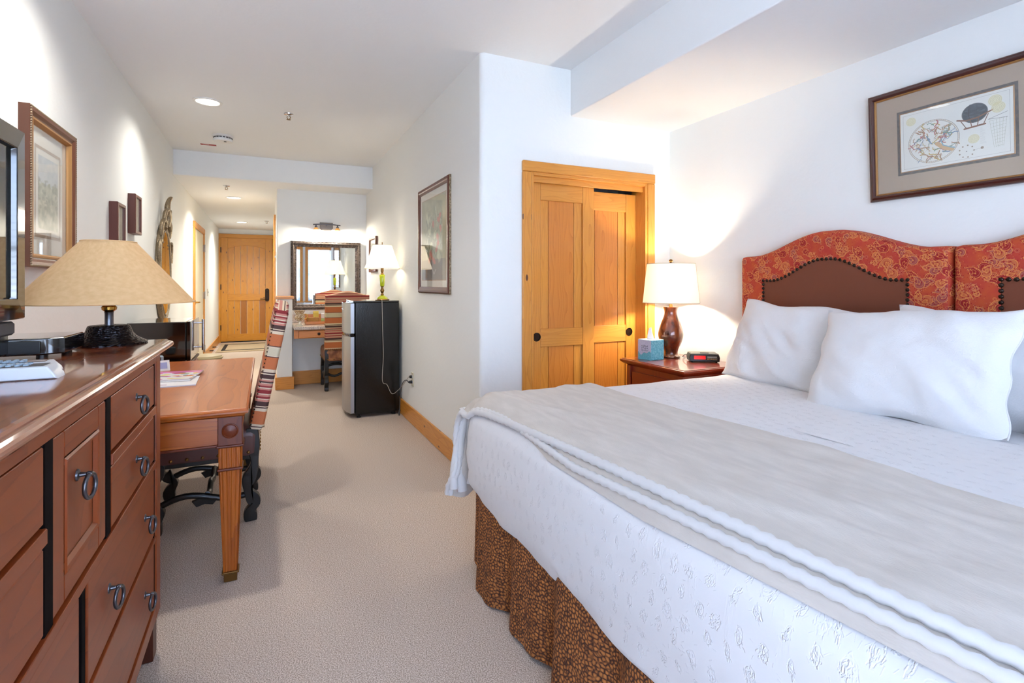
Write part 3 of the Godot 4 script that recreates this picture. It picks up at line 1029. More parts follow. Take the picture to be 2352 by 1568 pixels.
# window wall behind the camera, seen in the mirrors
func build_windows() -> void:
	# [x0, x1, sill]: an unseen balcony door added for more daylight, and two blinded windows
	var spans := [[-0.74, 0.12, 0.04], [0.27, 0.82, 0.75], [1.02, 1.60, 0.75]]
	var y1 := 2.13
	var cw := MB.new()
	var x := XL - 0.1
	for s in spans:
		cw.bb(P(x, -0.05, DW - 0.12), P(s[0], CEIL + 0.05, DW), 0.0)
		cw.bb(P(s[0], -0.05, DW - 0.12), P(s[1], s[2], DW), 0.0)
		cw.bb(P(s[0], y1, DW - 0.12), P(s[1], CEIL + 0.05, DW), 0.0)
		x = s[1]
	cw.bb(P(x, -0.05, DW - 0.12), P(2.7, CEIL + 0.05, DW), 0.0)
	shell("wall_window", cw, M["wall_paint"], "white wall with the added balcony door and two blinded windows", "wall")
	var names := ["tall glazed balcony door added unseen for daylight, opposite the hall", "left window with white blinds and pine casing, seen in the vanity mirror", "right window with white blinds and pine casing, seen in the vanity mirror"]
	for k in 3:
		var a: float = spans[k][0]
		var b: float = spans[k][1]
		var y0: float = spans[k][2]
		var t := thing("window_%d" % (k + 1), names[k], "window", P((a + b) / 2, y0, DW), 0, "", "structure")
		var hw: float = (b - a) / 2
		var h: float = y1 - y0
		var fr := MB.new()
		for e in [[-hw, 0.0, -hw + 0.05, h], [hw - 0.05, 0.0, hw, h], [-hw + 0.05, 0.0, hw - 0.05, 0.05], [-hw + 0.05, h - 0.05, hw - 0.05, h]]:
			fr.bb(Vector3(e[0], e[1], 0.08), Vector3(e[2], e[3], 0.10), 0.004)
		if k > 0: fr.bb(Vector3(-hw + 0.05, h * 0.5 - 0.02, 0.081), Vector3(hw - 0.05, h * 0.5 + 0.02, 0.099), 0.004)
		part(t, "sash", fr, M["white_enamel"])
		part(t, "pane", MB.new().bb(Vector3(-hw + 0.04, 0.04, 0.088), Vector3(hw - 0.04, h - 0.04, 0.092), 0.0), M["window_glass"])
		plank(t, "casing", Vector3(-hw - 0.07, -0.02, -0.022), Vector3(-hw, h + 0.02, 0.0), 1, M["pine"])
		plank(t, "casing", Vector3(hw, -0.02, -0.022), Vector3(hw + 0.07, h + 0.02, 0.0), 1, M["pine"])
		plank(t, "head_casing", Vector3(-hw - 0.07, h + 0.02, -0.022), Vector3(hw + 0.07, h + 0.09, 0.0), 0, M["pine"])
		if k == 0: continue
		plank(t, "sill", Vector3(-hw - 0.09, -0.05, -0.05), Vector3(hw + 0.09, -0.02, 0.03), 0, M["pine"])
		plank(t, "valance", Vector3(-hw - 0.02, h - 0.06, -0.055), Vector3(hw + 0.02, h + 0.02, -0.023), 0, M["pine_red"])
		var sm := MB.new().box(Vector3.ZERO, Vector3(hw * 2 - 0.02, 0.003, 0.048), 0.001).mesh()
		var n := 29
		for i in n:
			part(t, "slat", sm, M["blind_slat"], Vector3(0, 0.03 + (h - 0.09) * i / (n - 1), 0.03), Vector3(deg_to_rad(-10), 0, 0))

func casing(t: Node3D, x0: float, x1: float, top: float, wd: float, z: float, m: Material) -> void:
	plank(t, "casing", Vector3(x0 - wd, 0, 0), Vector3(x0, top, z), 1, m, 0.005)
	plank(t, "casing", Vector3(x1, 0, 0), Vector3(x1 + wd, top, z), 1, m, 0.005)
	plank(t, "head_casing", Vector3(x0 - wd, top, 0), Vector3(x1 + wd, top + wd * 1.05, z + 0.003), 0, m, 0.005)

func build_doors() -> void:
	# entry door at the end of the hall
	var e := thing("door_1", "honey pine plank entry door with arched panel and black lever", "door", P(-0.332, 0, DE), 0, "", "structure")
	var hw := 0.47
	var H := 2.12
	casing(e, -hw, hw, H, 0.075, 0.03, M["pine_entry"])
	var z := 0.02
	part(e, "threshold", MB.new().bb(Vector3(-hw, 0, 0), Vector3(hw, 0.018, 0.05), 0.003), M["black_plastic"])
	plank(e, "stile", Vector3(-hw, 0.018, 0), Vector3(-hw + 0.125, H, z), 1, M["pine_entry"])
	plank(e, "stile", Vector3(hw - 0.125, 0.018, 0), Vector3(hw, H, z), 1, M["pine_entry"])
	plank(e, "rail", Vector3(-hw + 0.125, 0.018, 0), Vector3(hw - 0.125, 0.165, z), 0, M["pine_entry"])
	plank(e, "rail", Vector3(-hw + 0.125, 0.845, 0), Vector3(hw - 0.125, 0.975, z), 0, M["pine_entry"])
	var ap := PackedVector2Array([Vector2(-hw + 0.125, H), Vector2(-hw + 0.125, 1.90)])
	for k in 13:
		var u := -1.0 + 2.0 * k / 12
		ap.append(Vector2(u * (hw - 0.125), 1.90 + 0.07 * (1 - u * u)))
	ap.append(Vector2(hw - 0.125, H))
	part(e, "arched_rail", MB.new(0, ruv()).prism(ap, 0.0, z, 0.003), M["pine_entry"])
	for k in 6:
		var x0 := -hw + 0.125 + (2 * hw - 0.25) * k / 6
		var x1 := -hw + 0.125 + (2 * hw - 0.25) * (k + 1) / 6
		plank(e, "board", Vector3(x0 + 0.002, 0.96, 0), Vector3(x1 - 0.002, 1.99, 0.006), 1, M["pine_entry"], 0.006)
		plank(e, "board", Vector3(x0 + 0.002, 0.15, 0), Vector3(x1 - 0.002, 0.86, 0.006), 1, M["pine_entry_dark"] if k == 2 or k == 5 else M["pine_entry"], 0.006)
	for y in [0.30, 1.12, 1.87]:
		part(e, "hinge", MB.new().bb(Vector3(-hw - 0.008, y - 0.055, 0), Vector3(-hw + 0.01, y + 0.055, 0.036), 0.003), M["bronze"])
	var lk := part(e, "lock_plate", MB.new().prism(rr(0.075, 0.27, 0.036), 0.0, 0.022, 0.006), M["bronze"], Vector3(0.375, 0.955, z))
	part(lk, "lever", MB.new().tube([Vector3(0, -0.085, 0.02), Vector3(0, -0.085, 0.06), Vector3(-0.03, -0.085, 0.068), Vector3(-0.13, -0.082, 0.066)], 0.010, 8), M["bronze"])
	part(lk, "deadbolt", MB.new().at(Vector3(0, 0.07, 0.018), Vector3(PI / 2, 0, 0)).lathe([Vector2(0.02, 0), Vector2(0.02, 0.012), Vector2(0.014, 0.016), Vector2(0, 0.016)], 14), M["bronze"])
	# cream side door in the left wall
	var s := thing("door_2", "cream painted flush door with brass lever in a pine casing", "door", P(XL, 0, 8.49), 90, "", "structure")
	casing(s, -0.555, 0.555, 1.93, 0.075, 0.022, M["pine"])
	part(s, "leaf", MB.new().bb(Vector3(-0.55, 0.012, -0.03), Vector3(0.55, 1.925, 0.006), 0.003), M["cream_paint"])
	for y in [0.22, 1.02, 1.72]:
		var hg := MB.new().bb(Vector3(0.50, y - 0.05, 0.004), Vector3(0.56, y + 0.05, 0.010), 0.002)
		hg.tube([Vector3(0.553, y - 0.055, 0.026), Vector3(0.553, y + 0.055, 0.026)], 0.008, 8)
		part(s, "hinge", hg, M["steel"])
	var lv := MB.new().at(Vector3(-0.47, 0.945, 0.006), Vector3(PI / 2, 0, 0)).lathe([Vector2(0.032, 0), Vector2(0.03, 0.008), Vector2(0.012, 0.012), Vector2(0.010, 0.045), Vector2(0, 0.045)], 16)
	lv.at(Vector3.ZERO).tube([Vector3(-0.47, 0.945, 0.05), Vector3(-0.44, 0.946, 0.056), Vector3(-0.36, 0.944, 0.052)], [0.010, 0.009, 0.007], 8)
	part(s, "lever", lv, M["brass"])
	# sliding closet doors
	var t := thing("trim_2", "knotty pine casing around the closet opening", "door frame", P(1.922, 0, DC), 0, "", "structure")
	casing(t, -0.448, 0.448, 1.882, 0.062, 0.02, M["pine"])
	plank(t, "jamb", Vector3(-0.448, 0, -0.14), Vector3(-0.43, 1.885, 0.012), 1, M["pine"])
	plank(t, "jamb", Vector3(0.43, 0, -0.14), Vector3(0.452, 1.885, 0.012), 1, M["pine"])
	plank(t, "head_jamb", Vector3(-0.44, 1.862, -0.14), Vector3(0.44, 1.885, 0.012), 0, M["pine"])
	plank(t, "fascia", Vector3(-0.43, 1.825, -0.028), Vector3(0.43, 1.865, -0.012), 0, M["pine"])
	part(t, "track", MB.new().bb(Vector3(-0.43, 1.845, -0.13), Vector3(0.43, 1.86, -0.05), 0.002), M["bronze"])
	closet_door("door_3", "left sliding pine closet door, in front of the other", P(1.725, 0.012, DC + 0.042), 0.245, 1.835, -0.186, ["pine_pale", "pine_red", "pine_plain"])
	closet_door("door_4", "right sliding pine closet door, set further back beside the lamp", P(2.112, 0.012, DC + 0.092), 0.245, 1.805, 0.182, ["pine_pale", "pine_red", "pine_plain"])

func closet_door(called: String, label: String, pos: Vector3, hw: float, H: float, pull: float, boards: Array) -> void:
	var t := thing(called, label, "closet door", pos, 0, "", "structure")
	var st := 0.088
	var rails := [[0.0, 0.16], [0.785, 0.90], [H - 0.125, H]]
	plank(t, "stile", Vector3(-hw, 0, -0.03), Vector3(-hw + st, H, 0), 1, M["pine_plain"], 0.003)
	plank(t, "stile", Vector3(hw - st, 0, -0.03), Vector3(hw, H, 0), 1, M["pine_plain"], 0.003)
	for r in rails:
		plank(t, "rail", Vector3(-hw + st, r[0], -0.03), Vector3(hw - st, r[1], -0.001), 0, M["pine"] if r[0] > 1.0 else M["pine_plain"], 0.003)
	var xs := [-hw + st, -hw + st + 0.062, hw - st - 0.062, hw - st]
	for k in 3:
		for r in [[0.15, 0.79], [0.895, H - 0.12]]:
			plank(t, "board", Vector3(xs[k] + 0.0008, r[0], -0.028), Vector3(xs[k + 1] - 0.0008, r[1], -0.012), 1, M[boards[k]], 0.003)
	var c := MB.new().at(Vector3(pull, 0.85, -0.0015), Vector3(PI / 2, 0, 0)).lathe([Vector2(0.0, 0.002), Vector2(0.021, 0.002), Vector2(0.023, 0.0065), Vector2(0.0265, 0.007), Vector2(0.028, 0.004)], 24)
	part(t, "finger_pull", c, M["bronze"])

# ---------------------------------------------------------------- fittings of ceilings and walls
func downlight(pos: Vector3, label: String, e: float) -> void:
	var t := thing("downlight", label, "ceiling light", pos, 0, "recessed ceiling lights")
	part(t, "trim_ring", MB.new().lathe([Vector2(0.078, -0.004), Vector2(0.082, -0.008), Vector2(0.097, -0.006), Vector2(0.098, 0.0)], 32), M["white_enamel"])
	part(t, "lens", MB.new().lathe([Vector2(0.0, -0.004), Vector2(0.05, -0.004), Vector2(0.079, -0.003)], 32), M["downlight_lens"])
	var l := SpotLight3D.new()
	l.name = "lens_light"
	l.light_energy = e
	l.light_color = Color(1.0, 0.985, 0.945)
	l.light_size = 0.06
	l.spot_range = 12
	l.spot_attenuation = 2
	l.spot_angle = 74
	l.spot_angle_attenuation = 1.0
	l.shadow_enabled = true
	t.add_child(l)
	l.position = Vector3(0, -0.015, 0)
	l.rotation.x = -PI / 2

func sprinkler(pos: Vector3, label: String) -> void:
	var t := thing("sprinkler_head", label, "sprinkler", pos, 0, "ceiling sprinklers")
	part(t, "escutcheon", MB.new().lathe([Vector2(0, -0.02), Vector2(0.010, -0.02), Vector2(0.014, -0.012), Vector2(0.034, -0.008), Vector2(0.036, 0)], 20), M["chrome"])
	var f := MB.new()
	for s in [-1.0, 1.0]:
		f.tube([Vector3(0.008 * s, -0.018, 0), Vector3(0.013 * s, -0.03, 0), Vector3(0.004 * s, -0.045, 0)], 0.003, 6)
	part(t, "yoke", f, M["antique_brass"])
	part(t, "deflector", MB.new().lathe([Vector2(0, -0.048), Vector2(0.017, -0.048), Vector2(0.017, -0.046), Vector2(0.0, -0.045)], 12), M["antique_brass"])

func build_fittings() -> void:
	downlight(P(-0.386, CEIL, 4.5), "glowing recessed light in the main ceiling above the desk", 2.0)
	downlight(P(-0.36, LOW, 7.6), "glowing recessed light in the hall ceiling, nearer of the two", 4.8)
	downlight(P(-0.375, LOW, 10.6), "glowing recessed light in the hall ceiling just before the entry door", 4.4)
	downlight(P(-0.386, CEIL, 2.58), "recessed light above the dresser lamp, mirrored in the chart's glass", 1.7)
	sprinkler(P(0.173, CEIL, 4.55), "chrome sprinkler head in the main ceiling")
	sprinkler(P(-0.392, LOW, 6.7), "sprinkler head in the hall ceiling under the beam edge")
	sprinkler(P(0.03, LOW, 10.2), "small sprinkler head in the hall ceiling by the entry door")
	var t := thing("smoke_detector", "round white smoke detector on the main ceiling", "smoke detector", P(-0.35, CEIL, 5.5))
	part(t, "base", MB.new().lathe([Vector2(0, -0.058), Vector2(0.03, -0.058), Vector2(0.078, -0.052), Vector2(0.084, -0.034), Vector2(0.078, -0.03), Vector2(0.078, -0.016), Vector2(0.088, -0.012), Vector2(0.088, 0)], 36, Vector3.ZERO, 25), M["white_enamel"])
	var vents := MB.new()
	for k in 18:
		var a := TAU * k / 18
		vents.at(Vector3(cos(a) * 0.0775, -0.023, sin(a) * 0.0775), Vector3(0, -a, 0)).box(Vector3.ZERO, Vector3(0.004, 0.011, 0.021), 0.0005)
	part(t, "vents", vents, M["grey_plastic"])
	part(t, "sounder", MB.new().at(Vector3(0.02, -0.0572, 0.03)).lathe([Vector2(0, -0.0015), Vector2(0.012, -0.0015), Vector2(0.012, 0.002)], 12), M["black_plastic"])
	var st := thing("warning_sticker", "small red sticker on the ceiling beside the smoke detector", "sticker", P(-0.50, CEIL - 0.001, 5.9))
	part(st, "sheet", MB.new().box(Vector3.ZERO, Vector3(0.135, 0.0015, 0.05), 0.0005), M["red_sticker"])
	part(st, "print", MB.new().box(Vector3(-0.02, -0.001, 0), Vector3(0.05, 0.0008, 0.006), 0.0), M["paper"])
	# outlet by the refrigerator
	var o := thing("wall_outlet", "almond wall outlet with two black plugs by the refrigerator", "outlet", P(XR, 0.378, 4.40), -90)
	part(o, "plate", MB.new().prism(rr(0.072, 0.116, 0.006), 0.0, 0.006, 0.002), M["almond_plastic"])
	for y in [0.022, -0.022]:
		part(o, "socket", MB.new().at(Vector3(0, y, 0)).prism(rr(0.034, 0.028, 0.010), 0.004, 0.0075, 0.001), M["white_plastic"])
	# switch plates in the hall
	var s1 := thing("light_switch", "white switch plate on the left hall wall past the side door", "switch", P(XL, 1.05, 9.75), 90)
	part(s1, "plate", MB.new().prism(rr(0.075, 0.118, 0.006), 0.0, 0.006, 0.002), M["almond_plastic"])
	part(s1, "toggle", MB.new().bb(Vector3(-0.006, -0.008, 0.005), Vector3(0.006, 0.016, 0.016), 0.002), M["white_plastic"])
	var s2 := thing("light_switch", "pale switch plate on the hall wall left of the vanity", "switch", P(0.127, 1.52, 7.05), -90)
	part(s2, "plate", MB.new().prism(rr(0.12, 0.118, 0.006), 0.0, 0.006, 0.002), M["white_plastic"])
	for x in [-0.023, 0.023]: part(s2, "toggle", MB.new().bb(Vector3(x - 0.006, -0.008, 0.005), Vector3(x + 0.006, 0.016, 0.016), 0.002), M["white_plastic"])
	for k in 2:
		var ds := thing("door_stop", ["brown peg door stop on the hall baseboard, nearer one", "brown peg door stop on the hall baseboard, further one"][k], "door stop", P(XL + 0.018, 0.085, 9.9 + 0.55 * k), 90, "hall door stops")
		part(ds, "peg", MB.new().at(Vector3.ZERO, Vector3(PI / 2, 0, 0)).lathe([Vector2(0.014, 0), Vector2(0.008, 0.006), Vector2(0.007, 0.06), Vector2(0, 0.06)], 10), M["bronze"])
		part(ds, "tip", MB.new().at(Vector3.ZERO, Vector3(PI / 2, 0, 0)).lathe([Vector2(0.011, 0.058), Vector2(0.011, 0.074), Vector2(0, 0.076)], 10), M["white_plastic"])
	var tr := thing("trim_3", "pine casing edge on the right of the hall", "door frame", P(0.127, 0, 7.75), -90, "", "structure")
	plank(tr, "casing", Vector3(-0.24, 0, 0), Vector3(-0.16, 2.0, 0.02), 1, M["pine"])
	plank(tr, "casing", Vector3(0.3, 0, 0), Vector3(0.38, 2.0, 0.02), 1, M["pine"])
	plank(tr, "head_casing", Vector3(-0.24, 2.0, 0), Vector3(0.38, 2.08, 0.022), 0, M["pine"])
	part(tr, "leaf", MB.new().bb(Vector3(-0.16, 0.01, -0.01), Vector3(0.3, 2.0, 0.004), 0.002), M["cream_paint"])
	var rg := thing("entry_rug", "tan doormat with a black border in front of the entry door", "rug", P(-0.30, 0, 11.0))
	part(rg, "pile", MB.new().bb(Vector3(-0.47, 0, -0.72), Vector3(0.47, 0.010, 0.72), 0.004), M["tan_rug"])
	var bd := MB.new()
	for q in [[-0.40, 0.45, 0.40, 0.53], [-0.40, -0.50, 0.40, -0.45], [-0.40, -0.50, -0.34, 0.53], [0.34, -0.50, 0.40, 0.53]]:
		bd.bb(Vector3(q[0], 0.009, q[1]), Vector3(q[2], 0.0125, q[3]), 0.001)
	part(rg, "border", bd, M["black_rug"])

# ---------------------------------------------------------------- left side: dresser, desk and what stands on them
func ring_pull() -> ArrayMesh:
	var b := MB.new()
	b.at(Vector3(0, 0.006, 0), Vector3(PI / 2, 0, 0)).lathe([Vector2(0.0115, 0), Vector2(0.0105, 0.003), Vector2(0.005, 0.0045), Vector2(0.0038, 0.014), Vector2(0.0055, 0.017), Vector2(0.0045, 0.023), Vector2(0, 0.024)], 14)
	b.at(Vector3.ZERO).tube(arc(Vector3(0, -0.017, 0.020), 0.0195, 0, TAU * 23 / 24, 23, Vector3(0.978, 0, 0.208), Vector3(0, 1.15, 0.0)), 0.004, 8, true)
	return b.mesh()

func build_dresser() -> void:
	var t := thing("dresser", "long cherry dresser with ring-pull drawers and glossy top", "dresser", P(-0.56, 0, 1.26), 90)
	var c: Material = M["cherry"]
	part(t, "carcass", MB.new(0).bb(Vector3(-0.775, 0.14, -0.265), Vector3(0.775, 0.975, 0.237), 0.004), M["plinth_and_gap_shade"])  # near-black carcass, the shade of the gaps put into its colour
	part(t, "side_panel", MB.new(1).bb(Vector3(0.765, 0.13, -0.27), Vector3(0.782, 0.98, 0.24), 0.003), c)
	part(t, "side_panel", MB.new(1).bb(Vector3(-0.782, 0.13, -0.27), Vector3(-0.765, 0.98, 0.24), 0.003), c)
	var st := [[-0.782, -0.718], [-0.198, -0.158], [0.158, 0.198], [0.718, 0.782]]
	for k in 4:
		var low := 0.137 if k == 0 or k == 3 else 0.617
		var as_gap_shade: bool = k == 1 or k == 2
		plank(t, "stile", Vector3(st[k][0], low, 0.2), Vector3(st[k][1], 0.985, 0.2448 if as_gap_shade else 0.25), 1, M["plinth_and_gap_shade"] if as_gap_shade else c, 0.002)  # inner pair coloured dark as the shaded gaps beside the door
	plank(t, "stile", Vector3(-0.012, 0.175, 0.2), Vector3(0.012, 0.63, 0.2448), 1, M["plinth_and_gap_shade"], 0.002)  # dark flush strip, painted shade of the gap between the wide drawers
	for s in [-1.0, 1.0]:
		part(t, "gap_shade_strip", MB.new().bb(Vector3(s * 0.703, 0.182, 0.2), Vector3(s * 0.719, 0.947, 0.2446), 0.001), M["plinth_and_gap_shade"])  # flush dark filler, gap shade painted beside the outer stiles
	for r in [[0.948, 0.985], [0.617, 0.638], [0.137, 0.181]]:
		plank(t, "rail", Vector3(-0.74, r[0], 0.2), Vector3(0.74, r[1], 0.2495), 0, c, 0.002)
	for s in [[-0.718, -0.198], [0.198, 0.718]]:
		plank(t, "rail", Vector3(s[0], 0.787, 0.2), Vector3(s[1], 0.813, 0.2495), 0, c, 0.002)
		plank(t, "rail", Vector3(s[0], 0.387, 0.2), Vector3(s[1] * 1.0, 0.400, 0.2495), 0, c, 0.002)
	plank(t, "rail", Vector3(-0.2, 0.387, 0.2), Vector3(0.2, 0.400, 0.2495), 0, c, 0.002)
	var g := 0.014
	var gy := 0.005
	var pull := ring_pull()
	var rows := [[0.813, 0.948], [0.638, 0.787]]
	for s in [[-0.718, -0.198], [0.198, 0.718]]:
		for r in rows:
			var d := plank(t, "drawer", Vector3(s[0] + (g if s[0] < 0 else 0.002), r[0] + gy, 0.2), Vector3(s[1] - (g if s[0] > 0 else 0.002), r[1] - gy, 0.245), 0, c, 0.003)
			part(d, "ring_pull", pull, M["iron"], Vector3((s[0] + s[1]) / 2, (r[0] + r[1]) / 2 + 0.004, 0.244))
	for s in [[-0.718, -0.012], [0.012, 0.718]]:
		for r in [[0.401, 0.617], [0.181, 0.387]]:
			var d := plank(t, "drawer", Vector3(s[0] + g, r[0] + gy, 0.2), Vector3(s[1] - g, r[1] - gy, 0.245), 0, c, 0.003)
			for o in [0.24, 0.79]:
				part(d, "ring_pull", pull, M["iron"], Vector3(lerpf(s[0], s[1], o), (r[0] + r[1]) / 2 + 0.002, 0.244))
	# cupboard door with a raised panel
	var dr := plank(t, "door", Vector3(-0.176, 0.638 + gy, 0.2), Vector3(0.158, 0.948 - gy, 0.2375), 1, c, 0.003)
	for q in [[-0.175, 0.643, -0.103, 0.943, 1], [0.103, 0.643, 0.157, 0.943, 1], [-0.103, 0.643, 0.103, 0.690, 0], [-0.103, 0.894, 0.103, 0.943, 0]]:
		part(dr, "frame_piece", MB.new(q[4], ruv()).bb(Vector3(q[0], q[1], 0.233), Vector3(q[2], q[3], 0.244), 0.003), c)
	part(dr, "bead", MB.new(1).at(Vector3(0, 0.792, 0)).frame(0.206, 0.204, [Vector2(0, 0.244), Vector2(0.004, 0.247), Vector2(0.010, 0.245), Vector2(0.016, 0.2385)]), M["cherry"])
	part(dr, "ring_pull", pull, M["iron"], Vector3(-0.012, 0.83, 0.238))
	# moulded top
	var tp := MB.new(0, ruv()).at(Vector3(0.01, 0.97, 0.005), Vector3(-PI / 2, 0, 0))
	var prof := [Vector2(0.035, 0.0), Vector2(0.026, 0.004), Vector2(0.020, 0.010), Vector2(0.016, 0.013), Vector2(0.009, 0.014), Vector2(0.004, 0.017), Vector2(0.001, 0.021), Vector2(0.0, 0.025), Vector2(0.001, 0.029), Vector2(0.004, 0.033), Vector2(0.009, 0.0355), Vector2(0.014, 0.036), Vector2(0.0145, 0.0385), Vector2(0.019, 0.0415), Vector2(0.026, 0.042)]
	tp.frame(1.68, 0.548, prof)
	tp.face(Vector3(-0.814, -0.248, 0.042), Vector3(0.814, -0.248, 0.042), Vector3(0.814, 0.248, 0.042), Vector3(-0.814, 0.248, 0.042), Vector3(0, 0, 1))
	tp.face(Vector3(-0.805, -0.239, 0.0), Vector3(0.805, -0.239, 0.0), Vector3(0.805, 0.239, 0.0), Vector3(-0.805, 0.239, 0.0), Vector3(0, 0, -1))
	part(t, "top", tp, M["cherry_top"])
	for sx in [-1.0, 1.0]:
		for zz in [-0.225, 0.205]:
			part(t, "foot", MB.new(1).bb(Vector3(sx * 0.75 - 0.03, 0, zz - 0.03), Vector3(sx * 0.75 + 0.03, 0.14, zz + 0.035), 0.003), M["cherry_dark"])

func build_dresser_things() -> void:
	var y := 1.012
	# television, its screen facing across the room
	var tv := thing("television", "flat black television with glossy bezel on the dresser", "television", P(-0.58, y, 1.36), 90)
	var w := 0.76
	var h := 0.475
	var b := MB.new().at(Vector3(0, 0.098 + h / 2, 0))
	b.frame(w, h, [Vector2(0, -0.05), Vector2(0, 0.022), Vector2(0.003, 0.026), Vector2(0.050, 0.028), Vector2(0.052, 0.026), Vector2(0.056, 0.014)])
	b.at(Vector3.ZERO).bb(Vector3(-w / 2 + 0.005, 0.105, -0.055), Vector3(w / 2 - 0.005, 0.092 + h, 0.005), 0.004)
	part(tv, "bezel", b, M["black_gloss"])
	part(tv, "screen", MB.new().bb(Vector3(-w / 2 + 0.05, 0.15, 0.008), Vector3(w / 2 - 0.05, 0.095 + h - 0.048, 0.0165), 0.001), M["screen"])
	part(tv, "speaker_bar", MB.new().bb(Vector3(-0.33, 0.060, -0.03), Vector3(0.335, 0.094, 0.022), 0.006), M["grey_plastic"])
	part(tv, "neck", MB.new().bb(Vector3(-0.30, 0.012, -0.035), Vector3(0.32, 0.064, 0.014), 0.004), M["black_gloss"])
	part(tv, "stand_base", MB.new().bb(Vector3(-0.24, 0.0, -0.13), Vector3(0.24, 0.014, 0.012), 0.005), M["black_gloss"])
	# cable box
	var cb := thing("cable_box", "low glossy black cable box between the television and the lamp", "cable box", P(-0.60, y, 1.78), 0)
	var q := PackedVector2Array([Vector2(-0.14, -0.10), Vector2(0.10, -0.10), Vector2(0.135, -0.075), Vector2(0.135, 0.085), Vector2(0.12, 0.10), Vector2(-0.14, 0.10)])
	part(cb, "case", MB.new().at(Vector3(0, 0.008, 0), Vector3(PI / 2, 0, 0)).prism(mirror_y(q), -0.042, 0.0, 0.004), M["black_gloss"])
	part(cb, "front_panel", MB.new().bb(Vector3(-0.135, 0.012, 0.098), Vector3(0.095, 0.044, 0.104), 0.002), M["black_plastic"])
	for e in [[-0.11, -0.07], [0.10, -0.07], [-0.11, 0.07], [0.09, 0.075]]:
		part(cb, "foot", MB.new().lathe([Vector2(0.012, 0), Vector2(0.012, 0.009), Vector2(0, 0.009)], 12, Vector3(e[0], 0, e[1])), M["black_plastic"])
	# remotes
	remote("remote_control", "white remote control with slanted end at the dresser's front", P(-0.455, y, 1.335), 2.0, 0.17, 0.056, 0.026, M["white_plastic"], M["grey_plastic"])
	remote("remote_control", "dark-faced remote control with a white edge, behind the white one", P(-0.49, y, 1.435), 4.0, 0.18, 0.05, 0.022, M["white_plastic"], M["black_gloss"])
	# lamp
	var t := thing("table_lamp", "table lamp with wide parchment shade and dark hammered base, unlit", "lamp", P(-0.437, y, 2.0))
	part(t, "base", MB.new().lathe([Vector2(0, 0), Vector2(0.098, 0.0), Vector2(0.100, 0.004), Vector2(0.094, 0.008), Vector2(0.082, 0.014), Vector2(0.070, 0.022), Vector2(0.061, 0.034), Vector2(0.056, 0.048), Vector2(0.053, 0.056), Vector2(0.048, 0.058), Vector2(0, 0.058)], 48), M["hammered"])
	part(t, "stem", MB.new().lathe([Vector2(0.012, 0.056), Vector2(0.0125, 0.060), Vector2(0.0115, 0.064), Vector2(0.0115, 0.096), Vector2(0.013, 0.099), Vector2(0.0, 0.099)], 20), M["iron"])
	part(t, "socket", MB.new().lathe([Vector2(0.010, 0.098), Vector2(0.0195, 0.106), Vector2(0.0205, 0.114), Vector2(0.0165, 0.118), Vector2(0.019, 0.124), Vector2(0.016, 0.150), Vector2(0, 0.152)], 10, Vector3.ZERO, 10), M["brass"])
	part(t, "bulb", MB.new().lathe([Vector2(0.010, 0.15), Vector2(0.014, 0.165), Vector2(0.026, 0.19), Vector2(0.029, 0.21), Vector2(0.024, 0.232), Vector2(0.012, 0.243), Vector2(0, 0.245)], 16), M["white_enamel"])
	shade(t, 0.228, 0.070, 0.128, 0.316, M["parchment_shade"], M["parchment_shade"])
	part(t, "harp", MB.new().tube(curve([Vector3(0.012, 0.15, 0), Vector3(0.045, 0.19, 0), Vector3(0.045, 0.25, 0), Vector3(0, 0.316, 0), Vector3(-0.045, 0.25, 0), Vector3(-0.045, 0.19, 0), Vector3(-0.012, 0.15, 0)], 5), 0.002, 6), M["brass"])

func mirror_y(q: PackedVector2Array) -> PackedVector2Array:
	var r := PackedVector2Array()
	for p in q: r.append(Vector2(p.x, -p.y))
	return r

func shade(t: Node3D, r0: float, r1: float, y0: float, y1: float, m: Material, tm: Material, pleats := 0) -> void:
	var s := MB.new()
	var th := 0.0015
	s.lathe([Vector2(r0, y0), Vector2(r1, y1)], 72)
	s.lathe([Vector2(r1 - th, y1), Vector2(r0 - th, y0)], 72)
	if pleats:
		s = MB.new()
		var g := []
		for k in 9:
			var f := k / 8.0
			var row := []
			for j in pleats * 2:
				var a := TAU * j / (pleats * 2)
				var r := lerpf(r0, r1, f) * (1.0 - 0.02 * sin(PI * f)) + (0.0022 if j % 2 else -0.0022)
				row.append(Vector3(cos(a) * r, lerpf(y0, y1, f), sin(a) * r))
			g.append(row)
		s.skin(g, true, false)
	part(t, "lamp_shade", s, m)
	var rim := MB.new()
	for e in [[r0, y0], [r1, y1]]:
		var pts := []
		for j in 48:
			pts.append(Vector3(cos(TAU * j / 48) * e[0], e[1], sin(TAU * j / 48) * e[0]))
		rim.tube(pts, 0.0022, 6, true)
	part(t, "shade_rim", rim, tm)
	var sp := MB.new()
	for k in 3:
		sp.tube([Vector3(0, y1 - 0.004, 0), Vector3(cos(TAU * k / 3) * r1, y1 - 0.002, sin(TAU * k / 3) * r1)], 0.0016, 5)
	part(t, "shade_spider", sp, M["brass"])

